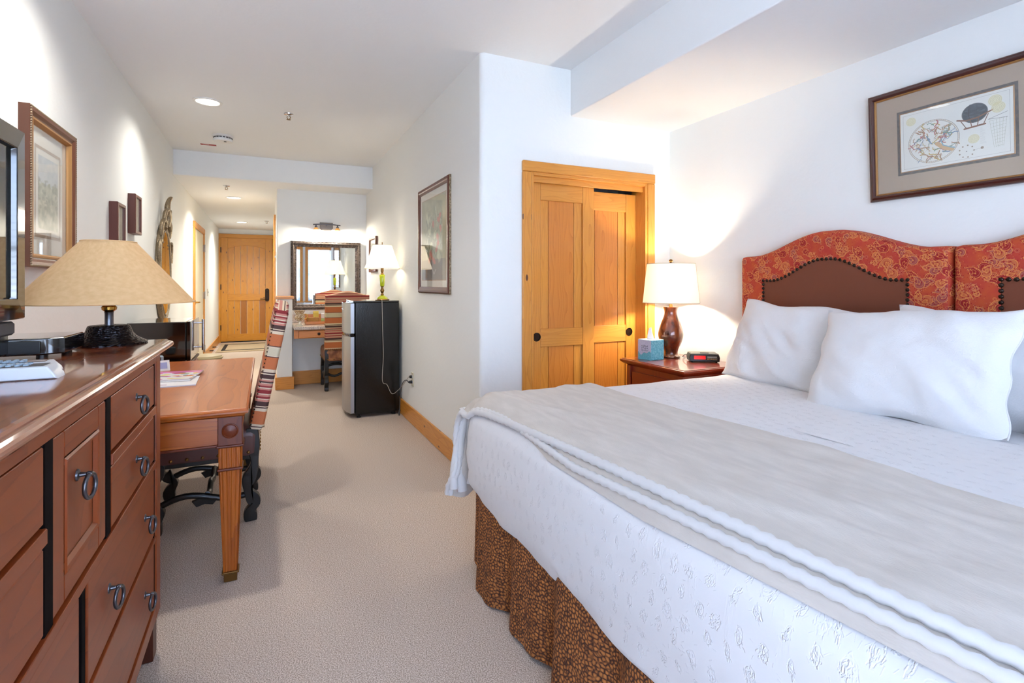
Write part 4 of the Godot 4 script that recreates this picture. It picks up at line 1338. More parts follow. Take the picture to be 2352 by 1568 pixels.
func remote(called: String, label: String, pos: Vector3, turn: float, L: float, W: float, H: float, body: Material, top: Material) -> void:
	var t := thing(called, label, "remote control", pos, turn, "remotes on the dresser")
	var q := PackedVector2Array([Vector2(-L / 2, 0), Vector2(L / 2, 0), Vector2(L / 2 - 0.002, H * 0.3), Vector2(L / 2 - 0.016, H), Vector2(-L / 2, H)])
	part(t, "body", MB.new().prism(q, -W / 2, W / 2, 0.004), body)
	part(t, "keypad", MB.new().bb(Vector3(-L / 2 + 0.004, H - 0.002, -W / 2 + 0.006), Vector3(L / 2 - 0.022, H + 0.001, W / 2 - 0.006), 0.001), top)
	var bt := MB.new()
	for i in 9:
		for j in 3:
			bt.lathe([Vector2(0.0045, 0), Vector2(0.004, 0.003), Vector2(0, 0.0036)], 8, Vector3(-L / 2 + 0.015 + i * 0.013, H + 0.0008, (j - 1) * 0.013))
	part(t, "buttons", bt, M["pale_rubber"])

func build_desk() -> void:
	var t := thing("writing_desk", "walnut writing desk with fluted tapering legs and polished top", "desk", P(-0.435, 0, 3.14))
	var X := 0.375
	var D := 0.80
	var tp := MB.new(2, ruv()).at(Vector3(0, 0.668, 0), Vector3(-PI / 2, 0, 0))
	tp.frame(X * 2, D * 2, [Vector2(0.02, 0.0), Vector2(0.013, 0.004), Vector2(0.010, 0.010), Vector2(0.003, 0.012), Vector2(0.0, 0.016), Vector2(0.0, 0.022), Vector2(0.003, 0.027), Vector2(0.008, 0.029), Vector2(0.009, 0.031), Vector2(0.014, 0.032)])
	var a := X - 0.014
	var b := D - 0.014
	tp.face(Vector3(-a, -b, 0.032), Vector3(a, -b, 0.032), Vector3(a, b, 0.032), Vector3(-a, b, 0.032), Vector3(0, 0, 1))
	tp.face(Vector3(-a, -b, 0.0), Vector3(a, -b, 0.0), Vector3(a, b, 0.0), Vector3(-a, b, 0.0), Vector3(0, 0, -1))
	part(t, "top", tp, M["desk_top"])
	var lx := X - 0.065
	var lz := D - 0.065
	for s in [-1.0, 1.0]:
		plank(t, "apron", Vector3(-lx, 0.552, s * (lz + 0.028) - 0.010), Vector3(lx, 0.668, s * (lz + 0.028) + 0.008), 0, M["desk_wood"])
		part(t, "apron_bead", MB.new(0).bb(Vector3(-lx, 0.549, s * (lz + 0.03) - 0.008), Vector3(lx, 0.560, s * (lz + 0.03) + 0.012), 0.004), M["desk_carving"])
		plank(t, "apron", Vector3(s * (lx + 0.028) - 0.010, 0.552, -lz), Vector3(s * (lx + 0.028) + 0.008, 0.668, lz), 2, M["desk_wood"])
	for sx in [-1.0, 1.0]:
		for sz in [-1.0, 1.0]:
			var c := Vector3(sx * lx, 0, sz * lz)
			var l := part(t, "leg", leg_fluted(), M["desk_wood"], c)
			part(l, "corner_block", MB.new(1, ruv()).bb(Vector3(-0.044, 0.552, -0.044), Vector3(0.044, 0.668, 0.044), 0.003), M["desk_carving"])
			part(l, "collar", MB.new(0).bb(Vector3(-0.050, 0.545, -0.050), Vector3(0.050, 0.556, 0.050), 0.004), M["desk_carving"])
			part(l, "collar", MB.new(0).bb(Vector3(-0.046, 0.452, -0.046), Vector3(0.046, 0.463, 0.046), 0.004), M["desk_carving"])
			part(l, "rosette", MB.new().at(Vector3(0, 0.612, 0.044), Vector3(PI / 2, 0, 0)).lathe([Vector2(0.030, 0), Vector2(0.030, 0.003), Vector2(0.026, 0.005), Vector2(0.024, 0.003), Vector2(0.020, 0.005), Vector2(0, 0.007)], 28), M["desk_carving"])
			part(l, "brass_foot", MB.new().bb(Vector3(-0.031, 0.034, -0.031), Vector3(0.031, 0.042, 0.031), 0.002).bb(Vector3(-0.024, 0, -0.024), Vector3(0.024, 0.036, 0.024), 0.003), M["antique_brass"])
	# magazines
	var m2 := thing("magazine", "white-bordered booklet lying under the pink magazine", "magazine", P(-0.44, 0.7, 3.10), 2, "reading matter on the desk")
	part(m2, "pages", MB.new().bb(Vector3(-0.13, 0, -0.14), Vector3(0.13, 0.004, 0.14), 0.001), M["paper"])
	part(m2, "cover", MB.new().at(Vector3(0, 0.0046, 0), Vector3(-PI / 2, 0, 0)).card(0.26, 0.28, 0.0), M["cover_b"])
	var m1 := thing("magazine", "glossy magazine with a pink and multicoloured cover on the desk", "magazine", P(-0.44, 0.7051, 3.25), -6, "reading matter on the desk")
	part(m1, "pages", MB.new().bb(Vector3(-0.115, 0, -0.15), Vector3(0.115, 0.008, 0.15), 0.002), M["paper"])
	part(m1, "cover", MB.new().at(Vector3(0, 0.0086, 0), Vector3(-PI / 2, 0, 0)).card(0.23, 0.30, 0.0), M["cover_a"])
	var tc := thing("tent_card", "folded white tent card with a lilac panel on the desk", "card", P(-0.545, 0.7, 3.55), 20)
	var cd := MB.new()
	cd.at(Vector3(0, 0, 0.02), Vector3(-0.35, 0, 0)).box(Vector3(0, 0.03, 0), Vector3(0.10, 0.062, 0.001), 0.0002)
	cd.at(Vector3(0, 0, -0.02), Vector3(0.35, 0, 0)).box(Vector3(0, 0.03, 0), Vector3(0.10, 0.062, 0.001), 0.0002)
	part(tc, "card", cd, M["paper"])
	part(tc, "print", MB.new().at(Vector3(0, 0.029, 0.0113), Vector3(-0.35, 0, 0)).box(Vector3.ZERO, Vector3(0.075, 0.036, 0.0006), 0.0), M["lilac_card"])
	var ph := thing("alarm_gadget", "small grey-blue gadget at the back of the desk", "gadget", P(-0.60, 0.7, 3.86))
	part(ph, "case", MB.new().bb(Vector3(-0.03, 0, -0.02), Vector3(0.03, 0.05, 0.02), 0.008), M["pale_rubber"])
	part(ph, "face", MB.new().bb(Vector3(-0.022, 0.012, 0.018), Vector3(0.022, 0.042, 0.0215), 0.001), M["grey_plastic"])

func leg_fluted() -> ArrayMesh:
	var b := MB.new(1, ruv())
	var g := []
	# square section with five flutes a side
	for e in [[0.04, 0.0255], [0.20, 0.031], [0.452, 0.0405], [0.46, 0.041], [0.55, 0.0415]]:
		var row := []
		for side in 4:
			var rot := PI / 2 * side
			for j in 20:
				var f := -1.0 + 2.0 * j / 20
				var dip := 0.0055 * absf(sin(PI * 5 * (f + 1) / 2))
				var hw: float = e[1]
				var p := Vector2(f * hw, hw - dip).rotated(rot)
				row.append(Vector3(p.x, e[0], p.y))
		g.append(row)
	var s := MB.new(1, ruv())
	s.skin(g, true, true)
	# make sure the skin faces outwards
	var sum := 0.0
	for k in s.v.size(): sum += s.n[k].dot(Vector3(s.v[k].x, 0, s.v[k].z))
	if sum < 0:
		s = MB.new(1, ruv())
		s.skin(g, true, false)
	return s.mesh()

func build_chair(called: String, label: String, pos: Vector3, turn: float, fabric: Material, leather: Material, lean := 11.5) -> void:
	var t := thing(called, label, "chair", pos, turn, "striped dining chairs")
	var hw := 0.235
	# seat cushion
	var g := []
	for e in [[0.0, 0.335, 1.0], [0.0, 0.345, 1.02], [0.0, 0.43, 1.03], [0.0, 0.458, 1.0], [0.0, 0.474, 0.93], [0.0, 0.486, 0.75], [0.0, 0.492, 0.4], [0.0, 0.493, 0.02]]:
		var row := []
		for p in rr(0.46 * e[2], 0.47 * e[2], 0.035 * e[2] + 0.001, 4):
			row.append(Vector3(p.x, e[1], p.y - 0.02))
		g.append(row)
	part(t, "seat", MB.new().skin(g, true, true), leather)
	part(t, "seat_rail", MB.new().bb(Vector3(-0.215, 0.31, -0.235), Vector3(0.215, 0.345, 0.19), 0.004), M["black_wood"])
	var nails := MB.new()
	for s in [-1.0, 1.0]:
		for k in 7:
			nails.dome(Vector3(s * 0.2365, 0.352, -0.225 + k * 0.066), 0.0085, Vector3(s, 0, 0))
	for k in 7:
		nails.dome(Vector3(-0.2 + k * 0.066, 0.352, -0.262), 0.0085, Vector3(0, 0, -1))
		nails.dome(Vector3(-0.2 + k * 0.066, 0.352, 0.222), 0.0085, Vector3(0, 0, 1))
	part(t, "seat_nails", nails, M["antique_brass"])
	# upholstered back with a camel-back top
	var top := curve2([Vector2(hw, 0.61), Vector2(hw - 0.035, 0.612), Vector2(hw - 0.10, 0.628), Vector2(0, 0.655), Vector2(-hw + 0.10, 0.628), Vector2(-hw + 0.035, 0.612), Vector2(-hw, 0.61)], 6)
	var out := PackedVector2Array([Vector2(-hw, 0.0), Vector2(hw, 0.0)])
	out.append_array(top)
	var bk := part(t, "backrest", MB.new(1).prism(out, -0.034, 0.034, 0.014), fabric, Vector3(0, 0.462, 0.205), Vector3(deg_to_rad(lean), 0, 0))
	var bn := MB.new()
	for s in [-1.0, 1.0]:
		for k in 30:
			bn.dome(Vector3(s * (hw - 0.004), 0.02 + k * 0.0195, -0.027), 0.0042, Vector3(s, 0, -0.7), 0.8, 6)
	for k in 22:
		bn.dome(Vector3(-hw + 0.02 + k * 0.0205, 0.012, 0.034), 0.0042, Vector3(0, 0, 1), 0.8, 6)
	part(bk, "nail_trim", bn, M["bronze"])
	# carved black legs and stretchers
	for s in [-1.0, 1.0]:
		var side := [Vector2(0.185, 0.47), Vector2(0.195, 0.36), Vector2(0.198, 0.28), Vector2(0.172, 0.21), Vector2(0.168, 0.16), Vector2(0.19, 0.115), Vector2(0.205, 0.085), Vector2(0.18, 0.05), Vector2(0.185, 0.0)]
		part(t, "rear_leg", ribbon(side, 0.030, s * (hw - 0.024), 0.021), M["black_wood"])
		var fr := [Vector2(-0.215, 0.34), Vector2(-0.215, 0.28), Vector2(-0.245, 0.22), Vector2(-0.235, 0.15), Vector2(-0.20, 0.11), Vector2(-0.225, 0.06), Vector2(-0.215, 0.0)]
		part(t, "front_leg", ribbon(fr, 0.028, s * (hw - 0.024), 0.021), M["black_wood"])
		var p := []
		for k in 15:
			var f := k / 14.0
			p.append(Vector3(s * (hw - 0.024), 0.135 + 0.018 * sin(f * TAU * 1.0) + 0.02 * sin(PI * f), lerpf(-0.21, 0.175, f)))
		var sd := MB.new().tube(p, 0.0155, 8)
		var dropd := PackedVector2Array([Vector2(-0.06, 0.0), Vector2(-0.035, -0.028), Vector2(0.0, -0.02), Vector2(0.035, -0.03), Vector2(0.055, 0.0), Vector2(0.0, 0.02)])
		sd.at(Vector3(s * (hw - 0.024), 0.14, -0.02), Vector3(0, PI / 2, 0)).prism(dropd, -0.011, 0.011, 0.003)
		part(t, "side_stretcher", sd, M["black_wood"])
	var cr := MB.new()
	var cp := []
	for k in 13:
		var f := k / 12.0
		cp.append(Vector3(lerpf(-hw + 0.03, hw - 0.03, f), 0.145 + 0.016 * cos(f * TAU * 2.0), -0.01))
	cr.tube(cp, 0.014, 8)
	part(t, "cross_stretcher", cr, M["black_wood"])
	var fs := MB.new()
	var fp := []
	for k in 13:
		var f := k / 12.0
		fp.append(Vector3(lerpf(-hw + 0.03, hw - 0.03, f), 0.20 + 0.03 * sin(PI * f) + 0.012 * sin(f * TAU), -0.232))
	fs.tube(fp, 0.016, 8)
	part(t, "front_stretcher", fs, M["black_wood"])

# flat shape following side-view points (z, y), of a given width, at x
func ribbon(side: Array, half: float, x: float, th: float) -> MB:
	var c := curve2(side, 5)
	var a := PackedVector2Array()
	var b := PackedVector2Array()
	for k in c.size():
		var d: Vector2 = (c[mini(k + 1, c.size() - 1)] - c[maxi(k - 1, 0)]).normalized()
		var nn := Vector2(-d.y, d.x)
		var w := half * (0.82 + 0.22 * sin(k * 0.55))
		a.append(c[k] + nn * w)
		b.append(c[k] - nn * w)
	b.reverse()
	a.append_array(b)
	for k in a.size(): a[k].y = maxf(a[k].y, 0.0)
	# prism lies in xy; turn it so that its x becomes z
	var m := MB.new().at(Vector3(x, 0, 0), Vector3(0, -PI / 2, 0))
	m.prism(a, -th, th, 0.004)
	return m

func build_microwave() -> void:
	var k := thing("microwave_stand", "low dark cabinet under the microwave behind the desk", "cabinet", P(-0.645, 0, 4.36), 90)
	part(k, "body", MB.new(1).bb(Vector3(-0.27, 0.05, -0.18), Vector3(0.27, 0.645, 0.17), 0.004), M["cherry_dark"])
	part(k, "top", MB.new(0).bb(Vector3(-0.285, 0.645, -0.19), Vector3(0.285, 0.665, 0.19), 0.004), M["cherry_dark"])
	for s in [-1.0, 1.0]: part(k, "door", MB.new(1).bb(Vector3(0.004 if s > 0 else -0.262, 0.07, 0.168), Vector3(0.262 if s > 0 else -0.004, 0.63, 0.185), 0.004), M["cherry"])
	part(k, "plinth", MB.new(0).bb(Vector3(-0.25, 0, -0.17), Vector3(0.25, 0.05, 0.15), 0.003), M["plinth_and_gap_shade"])
	var t := thing("microwave", "glossy black microwave with a chrome bar handle behind the desk", "microwave", P(-0.64, 0.665, 4.36), 90)
	part(t, "case", MB.new().bb(Vector3(-0.255, 0.012, -0.17), Vector3(0.255, 0.275, 0.162), 0.006), M["black_gloss"])
	part(t, "door", MB.new().bb(Vector3(-0.257, 0.012, 0.163), Vector3(0.257, 0.277, 0.188), 0.004), M["black_gloss"])
	var hd := MB.new().tube([Vector3(0.165, 0.035, 0.222), Vector3(0.165, 0.265, 0.222)], 0.009, 12)
	for y in [0.06, 0.24]: hd.tube([Vector3(0.165, y, 0.187), Vector3(0.165, y, 0.222)], 0.006, 8)
	part(t, "handle", hd, M["chrome"])
	for e in [[-0.2, -0.12], [0.2, -0.12], [-0.2, 0.12], [0.2, 0.12]]:
		part(t, "foot", MB.new().lathe([Vector2(0.014, 0), Vector2(0.014, 0.014), Vector2(0, 0.014)], 10, Vector3(e[0], 0, e[1])), M["black_plastic"])
	var b := thing("waste_bin", "beige waste bin with rounded rim behind the desk", "waste bin", P(-0.46, 0, 5.25))
	part(b, "bucket", MB.new().lathe([Vector2(0, 0.004), Vector2(0.09, 0.0), Vector2(0.095, 0.01), Vector2(0.12, 0.54), Vector2(0.128, 0.548), Vector2(0.128, 0.556), Vector2(0.12, 0.558), Vector2(0.114, 0.552), Vector2(0.09, 0.02), Vector2(0, 0.016)], 32), M["beige_plastic"])
	part(b, "lid", MB.new().lathe([Vector2(0.122, 0.555), Vector2(0.115, 0.57), Vector2(0.07, 0.58), Vector2(0, 0.582)], 32), M["beige_plastic"])

# ---------------------------------------------------------------- pictures and mirrors
func build_pictures() -> void:
	# large landscape print on the left wall
	var t := thing("framed_print", "large framed landscape print with beaded wooden frame above the lamp", "picture", P(XL, 1.573, 2.84), 90)
	var fr := MB.new(1).frame(0.535, 0.62, [Vector2(0.0, 0), Vector2(0, 0.034), Vector2(0.006, 0.038), Vector2(0.02, 0.036), Vector2(0.030, 0.028), Vector2(0.042, 0.026), Vector2(0.052, 0.020), Vector2(0.054, 0.012)])
	part(t, "frame", fr, M["walnut_frame"])
	var bead := MB.new()
	for k in 66:
		var y := -0.305 + 0.61 * k / 65
		for s in [-1.0, 1.0]: bead.dome(Vector3(s * 0.262, y, 0.036), 0.0048, Vector3(s * 0.3, 0, 1), 0.8, 6)
	for k in 57:
		var x := -0.26 + 0.52 * k / 56
		for s in [-1.0, 1.0]: bead.dome(Vector3(x, s * 0.305, 0.036), 0.0048, Vector3(0, s * 0.3, 1), 0.8, 6)
	part(t, "beading", bead, M["gilt"])
	part(t, "slip", MB.new().frame(0.46, 0.545, [Vector2(0.0, 0.03), Vector2(0.008, 0.031), Vector2(0.015, 0.02), Vector2(0.017, 0.012)]), M["gold_line"])
	part(t, "mount", MB.new().card(0.432, 0.516, 0.010), M["ivory_mat"])
	part(t, "inner_mount", MB.new().frame(0.292, 0.374, [Vector2(0, 0.0105), Vector2(0.012, 0.0105), Vector2(0.013, 0.011)]), M["taupe_mat"])
	part(t, "print", MB.new().card(0.22, 0.30, 0.0112), M["print_a"])
	part(t, "glass", MB.new().bb(Vector3(-0.216, -0.258, 0.0125), Vector3(0.216, 0.258, 0.0135), 0.0), M["picture_glass"])
	# two small shadow boxes
	var labels := ["small dark-framed shadow box, the lower one partly behind the lampshade", "small dark-framed shadow box, the higher one of the pair"]
	var at := [P(XL, 1.555, 3.94), P(XL, 1.675, 4.41)]
	for k in 2:
		var s := thing("shadow_box", labels[k], "picture", at[k], 90, "pair of small framed pictures")
		part(s, "frame", MB.new(1).frame(0.20, 0.27, [Vector2(0, 0), Vector2(0, 0.042), Vector2(0.003, 0.045), Vector2(0.018, 0.045), Vector2(0.02, 0.043), Vector2(0.02, 0.015)]), M["red_frame"])
		part(s, "mount", MB.new().card(0.162, 0.232, 0.014), M["ivory_mat"])
		part(s, "print", MB.new().card(0.075, 0.085, 0.0155, Vector2(0.0, 0.02)), M["print_b"])
		part(s, "print", MB.new().card(0.075, 0.05, 0.0155, Vector2(0.0, -0.065)), M["print_b"])
		part(s, "print_border", MB.new().at(Vector3(0, 0.02, 0)).frame(0.095, 0.105, [Vector2(0, 0.0145), Vector2(0.009, 0.0155), Vector2(0.01, 0.0155)]), M["paper"])
		part(s, "glass", MB.new().bb(Vector3(-0.081, -0.116, 0.036), Vector3(0.081, 0.116, 0.037), 0.0), M["picture_glass"])
	# oval mirror with carved crest
	var o := thing("oval_mirror", "oval wall mirror in a carved antique frame with a tall crest", "mirror", P(XL, 1.29, 5.57), 90)
	var rx := 0.285
	var ry := 0.405
	var ring := []
	var ring2 := []
	var ring3 := []
	for j in 72:
		var a := TAU * j / 72
		ring.append(Vector3(cos(a) * rx, sin(a) * ry, 0.020))
		ring2.append(Vector3(cos(a) * (rx - 0.03), sin(a) * (ry - 0.03), 0.036))
		ring3.append(Vector3(cos(a) * (rx + 0.022), sin(a) * (ry + 0.022), 0.012))
	part(o, "frame", MB.new().tube(ring, 0.022, 10, true).tube(ring3, 0.012, 8, true), M["gilt"])
	part(o, "bead_ring", MB.new().tube(ring2, 0.006, 8, true, true, 0.35, 0.03), M["gilt"])
	var gl := PackedVector2Array()
	for j in 60: gl.append(Vector2(cos(TAU * j / 60) * (rx - 0.03), sin(TAU * j / 60) * (ry - 0.03)))
	part(o, "glass", MB.new().prism(gl, 0.006, 0.036, 0.001), M["mirror_glass"])
	var cs := MB.new()
	for s in [-1.0, 1.0]:
		cs.tube(curve([Vector3(s * 0.20, 0.33, 0.03), Vector3(s * 0.215, 0.42, 0.04), Vector3(s * 0.15, 0.46, 0.045), Vector3(s * 0.10, 0.43, 0.05), Vector3(s * 0.13, 0.39, 0.05)], 6), 0.019, 8)
		cs.tube(curve([Vector3(s * 0.12, 0.45, 0.04), Vector3(s * 0.10, 0.54, 0.05), Vector3(s * 0.04, 0.56, 0.06), Vector3(s * 0.02, 0.51, 0.055)], 6), 0.018, 8)
		cs.tube(curve([Vector3(s * 0.29, 0.10, 0.035), Vector3(s * 0.315, 0.2, 0.035), Vector3(s * 0.28, 0.28, 0.04), Vector3(s * 0.24, 0.26, 0.045)], 6), 0.015, 8)
	cs.tube(curve([Vector3(0, 0.42, 0.04), Vector3(0.015, 0.5, 0.055), Vector3(-0.015, 0.58, 0.05), Vector3(0.02, 0.65, 0.055), Vector3(0.05, 0.69, 0.075)], 6), [0.03, 0.03, 0.03, 0.028, 0.028, 0.027, 0.026, 0.026, 0.025, 0.025, 0.024, 0.024, 0.024, 0.024, 0.023, 0.022, 0.022, 0.021, 0.02, 0.02, 0.019, 0.018, 0.016, 0.013, 0.008], 8)
	for k in 26:
		var a := PI * (0.12 + 0.76 * k / 25)
		cs.dome(Vector3(cos(a) * (rx + 0.012), sin(a) * (ry + 0.012), 0.028), 0.013 + 0.004 * sin(k * 2.1), Vector3(cos(a) * 0.4, sin(a) * 0.4, 1), 0.9, 7)
	part(o, "carved_crest", cs, M["gilt"])
	# floral painting on the right wall
	var f := thing("floral_painting", "framed flower painting in a dark red frame on the right wall", "picture", P(XR, 1.532, 3.775), -90)
	part(f, "frame", MB.new(1).frame(0.775, 0.81, [Vector2(0, 0.004), Vector2(0, 0.018), Vector2(0.006, 0.022), Vector2(0.02, 0.022), Vector2(0.028, 0.018), Vector2(0.042, 0.016), Vector2(0.046, 0.006)]), M["red_frame"])
	part(f, "gilt_edge", MB.new().frame(0.785, 0.82, [Vector2(0, 0.0), Vector2(0, 0.012), Vector2(0.006, 0.016), Vector2(0.012, 0.016)]), M["gilt"])
	part(f, "mount", MB.new().card(0.69, 0.724, 0.008), M["ivory_mat"])
	part(f, "painting", MB.new().card(0.60, 0.615, 0.0092), M["bouquet"])
	part(f, "fillet", MB.new().frame(0.612, 0.627, [Vector2(0, 0.008), Vector2(0.003, 0.0105), Vector2(0.006, 0.0092)]), M["gold_line"])
	part(f, "glass", MB.new().bb(Vector3(-0.345, -0.362, 0.011), Vector3(0.345, 0.362, 0.012), 0.0), M["picture_glass"])
	# small picture half hidden by the lamp shade
	var p := thing("small_picture", "small pine-framed picture behind the fridge lamp's shade", "picture", P(XR, 1.53, 6.15), -90)
	part(p, "frame", MB.new(1).frame(0.42, 0.40, [Vector2(0, 0), Vector2(0, 0.022), Vector2(0.004, 0.026), Vector2(0.024, 0.026), Vector2(0.028, 0.02), Vector2(0.028, 0.01)]), M["walnut_frame"])
	part(p, "mount", MB.new().card(0.365, 0.345, 0.008), M["ivory_mat"])
	part(p, "print", MB.new().card(0.28, 0.25, 0.009), M["print_a"])
	part(p, "glass", MB.new().bb(Vector3(-0.183, -0.173, 0.012), Vector3(0.183, 0.173, 0.013), 0.0), M["picture_glass"])
	# celestial chart above the bed
	var c := thing("celestial_chart", "wide framed celestial chart with globe above the headboards", "picture", P(XH - 0.002, 1.819, 1.165), -90)
	c.rotate_object_local(Vector3.RIGHT, deg_to_rad(2.2))
	c.position.x -= 0.009
	part(c, "frame", MB.new(1).frame(0.65, 0.486, [Vector2(0, 0), Vector2(0.0, 0.014), Vector2(0.003, 0.018), Vector2(0.010, 0.0185), Vector2(0.014, 0.022), Vector2(0.019, 0.023), Vector2(0.024, 0.021), Vector2(0.027, 0.016)]), M["oxblood"])
	part(c, "slip", MB.new().frame(0.598, 0.434, [Vector2(0, 0.016), Vector2(0.004, 0.0165), Vector2(0.007, 0.012), Vector2(0.008, 0.008)]), M["gold_line"])
	part(c, "mount", MB.new().card(0.584, 0.42, 0.0075), M["taupe_mat"])
	part(c, "fillet", MB.new().frame(0.416, 0.282, [Vector2(0, 0.0078), Vector2(0.0105, 0.0080), Vector2(0.012, 0.0085)]), M["marble_fillet"])
	part(c, "fillet_line", MB.new().frame(0.395, 0.261, [Vector2(0, 0.0082), Vector2(0.002, 0.0096), Vector2(0.004, 0.0088)]), M["gold_line"])
	part(c, "print", MB.new().card(0.39, 0.256, 0.0086), M["chart"])
	part(c, "glass", MB.new().bb(Vector3(-0.292, -0.21, 0.0105), Vector3(0.292, 0.21, 0.0115), 0.0), M["picture_glass"])

# ---------------------------------------------------------------- refrigerator, vanity
func build_fridge() -> void:
	var t := thing("refrigerator", "small two-door refrigerator with steel doors and black sides", "refrigerator", P(0.91, 0, 5.0), -90)
	# local +z looks into the hall, x runs towards the camera
	part(t, "cabinet", MB.new().bb(Vector3(-0.225, 0.03, -0.205), Vector3(0.225, 1.028, 0.185), 0.006), M["black_enamel"])
	part(t, "top_cap", MB.new().bb(Vector3(-0.227, 1.026, -0.205), Vector3(0.227, 1.042, 0.205), 0.005), M["black_gloss"])
	for e in [["freezer_door", 0.752, 1.022], ["fridge_door", 0.045, 0.725]]:
		var d := part(t, e[0], door_skin(e[1], e[2]), M["steel"])
		part(d, "edge_trim", MB.new().bb(Vector3(-0.225, e[1] + 0.002, 0.187), Vector3(0.225, e[2] - 0.002, 0.199), 0.002), M["black_plastic"])
		for y in [e[1], e[2]]:
			part(d, "end_cap", MB.new().at(Vector3(0, y, 0), Vector3(PI / 2, 0, 0)).prism(door_plan(), -0.004, 0.004, 0.001), M["black_gloss"])
	part(t, "grip", MB.new().bb(Vector3(-0.20, 0.727, 0.19), Vector3(0.21, 0.75, 0.235), 0.006), M["black_gloss"])
	part(t, "badge", MB.new().bb(Vector3(-0.05, 0.955, 0.262), Vector3(0.02, 0.967, 0.268), 0.002), M["chrome"])
	for e in [[-0.19, -0.16], [0.19, -0.16], [-0.19, 0.15], [0.19, 0.15]]:
		part(t, "foot", MB.new().lathe([Vector2(0.02, 0), Vector2(0.02, 0.01), Vector2(0.012, 0.012), Vector2(0.012, 0.035), Vector2(0, 0.035)], 12, Vector3(e[0], 0, e[1])), M["black_plastic"])
	# mains lead from the outlet down behind the cabinet
	var p := curve([Vector3(0.60, 0.356, -0.200), Vector3(0.52, 0.36, -0.19), Vector3(0.42, 0.30, -0.185), Vector3(0.34, 0.16, -0.185), Vector3(0.30, 0.02, -0.19), Vector3(0.27, 0.010, -0.19), Vector3(0.21, 0.05, -0.212)], 8)
	part(t, "power_cord", MB.new().tube(p, 0.0045, 8), M["grey_cord"])
	part(t, "plug", MB.new().at(Vector3(0.60, 0.356, -0.228), Vector3(PI / 2, 0, 0)).lathe([Vector2(0.0, 0), Vector2(0.014, 0), Vector2(0.012, 0.02), Vector2(0.006, 0.034), Vector2(0, 0.035)], 12), M["black_plastic"])
	# lamp on top
	var l := thing("table_lamp", "lit table lamp with pleated white shade and lime glass stem on the fridge", "lamp", P(0.978, 1.042, 4.86))
	part(l, "base", MB.new().lathe([Vector2(0, 0), Vector2(0.062, 0), Vector2(0.066, 0.006), Vector2(0.060, 0.012), Vector2(0.052, 0.014), Vector2(0, 0.016)], 24), M["antique_brass"])
	part(l, "glass_foot", MB.new().lathe([Vector2(0.050, 0.013), Vector2(0.048, 0.022), Vector2(0.040, 0.032), Vector2(0.026, 0.040), Vector2(0.014, 0.046), Vector2(0, 0.047)], 24), M["green_glass"])
	part(l, "lower_stem", MB.new().lathe([Vector2(0.010, 0.045), Vector2(0.016, 0.054), Vector2(0.009, 0.064), Vector2(0.017, 0.082), Vector2(0.019, 0.092), Vector2(0.012, 0.108), Vector2(0.010, 0.122), Vector2(0.018, 0.128), Vector2(0, 0.129)], 16), M["antique_brass"])
	part(l, "glass_stem", MB.new().lathe([Vector2(0.016, 0.128), Vector2(0.020, 0.136), Vector2(0.0255, 0.228), Vector2(0.022, 0.236), Vector2(0, 0.237)], 20), M["green_glass"])
	part(l, "socket", MB.new().lathe([Vector2(0.012, 0.236), Vector2(0.016, 0.244), Vector2(0.009, 0.252), Vector2(0.014, 0.268), Vector2(0.014, 0.31), Vector2(0, 0.312)], 14), M["antique_brass"])
	part(l, "bulb", MB.new().lathe([Vector2(0.012, 0.31), Vector2(0.024, 0.34), Vector2(0.028, 0.36), Vector2(0.022, 0.384), Vector2(0, 0.394)], 14), M["bulb"])
	shade(l, 0.158, 0.084, 0.292, 0.506, M["lit_shade"], M["shade_trim"], 44)
	part(l, "finial", MB.new().lathe([Vector2(0.004, 0.50), Vector2(0.006, 0.514), Vector2(0.003, 0.52), Vector2(0.005, 0.53), Vector2(0, 0.536)], 10), M["antique_brass"])
	omni(l, Vector3(0, 0.355, 0), LAMP_FRIDGE, Color(1.0, 0.94, 0.83), 0.028)
	var cp := curve([Vector3(-0.02, 0.006, 0.06), Vector3(-0.022, 0.004, 0.09), Vector3(-0.022, -0.03, 0.1), Vector3(-0.018, -0.25, 0.102), Vector3(-0.012, -0.5, 0.104), Vector3(-0.02, -0.72, 0.105), Vector3(0.02, -0.76, 0.11), Vector3(0.06, -0.84, 0.13), Vector3(0.10, -0.80, 0.20), Vector3(0.125, -0.70, 0.36), Vector3(0.135, -0.645, 0.44)], 8)
	part(l, "lamp_cord", MB.new().tube(cp, 0.0028, 6), M["silver_cord"])
	part(l, "plug", MB.new().at(Vector3(0.154, -0.641, 0.462), Vector3(0, 0, PI / 2)).lathe([Vector2(0.0, 0), Vector2(0.013, 0), Vector2(0.012, 0.016), Vector2(0, 0.022)], 12), M["black_plastic"])

func door_plan() -> PackedVector2Array:
	var q := PackedVector2Array([Vector2(0.226, 0.196), Vector2(-0.226, 0.196)])
	for k in 17:
		var u := -1.0 + k / 8.0
		q.append(Vector2(u * 0.226, 0.225 + 0.04 * (1.0 - u * u)))
	return q

func door_skin(y0: float, y1: float) -> MB:
	var g := []
	var p := door_plan()
	for y in [y0, y1]:
		var row := []
		for k in range(2, 19): row.append(Vector3(p[k].x, y, p[k].y))
		g.append(row)
	var s := MB.new(1).skin(g, false, true)
	var ok := 0.0
	for k in s.n.size(): ok += s.n[k].z
	if ok < 0: s = MB.new(1).skin(g, false, false)
	for sx in [-1.0, 1.0]:
		s.face(Vector3(sx * 0.226, y0, 0.196), Vector3(sx * 0.226, y1, 0.196), Vector3(sx * 0.226, y1, 0.225), Vector3(sx * 0.226, y0, 0.225), Vector3(sx, 0, 0))
	return s

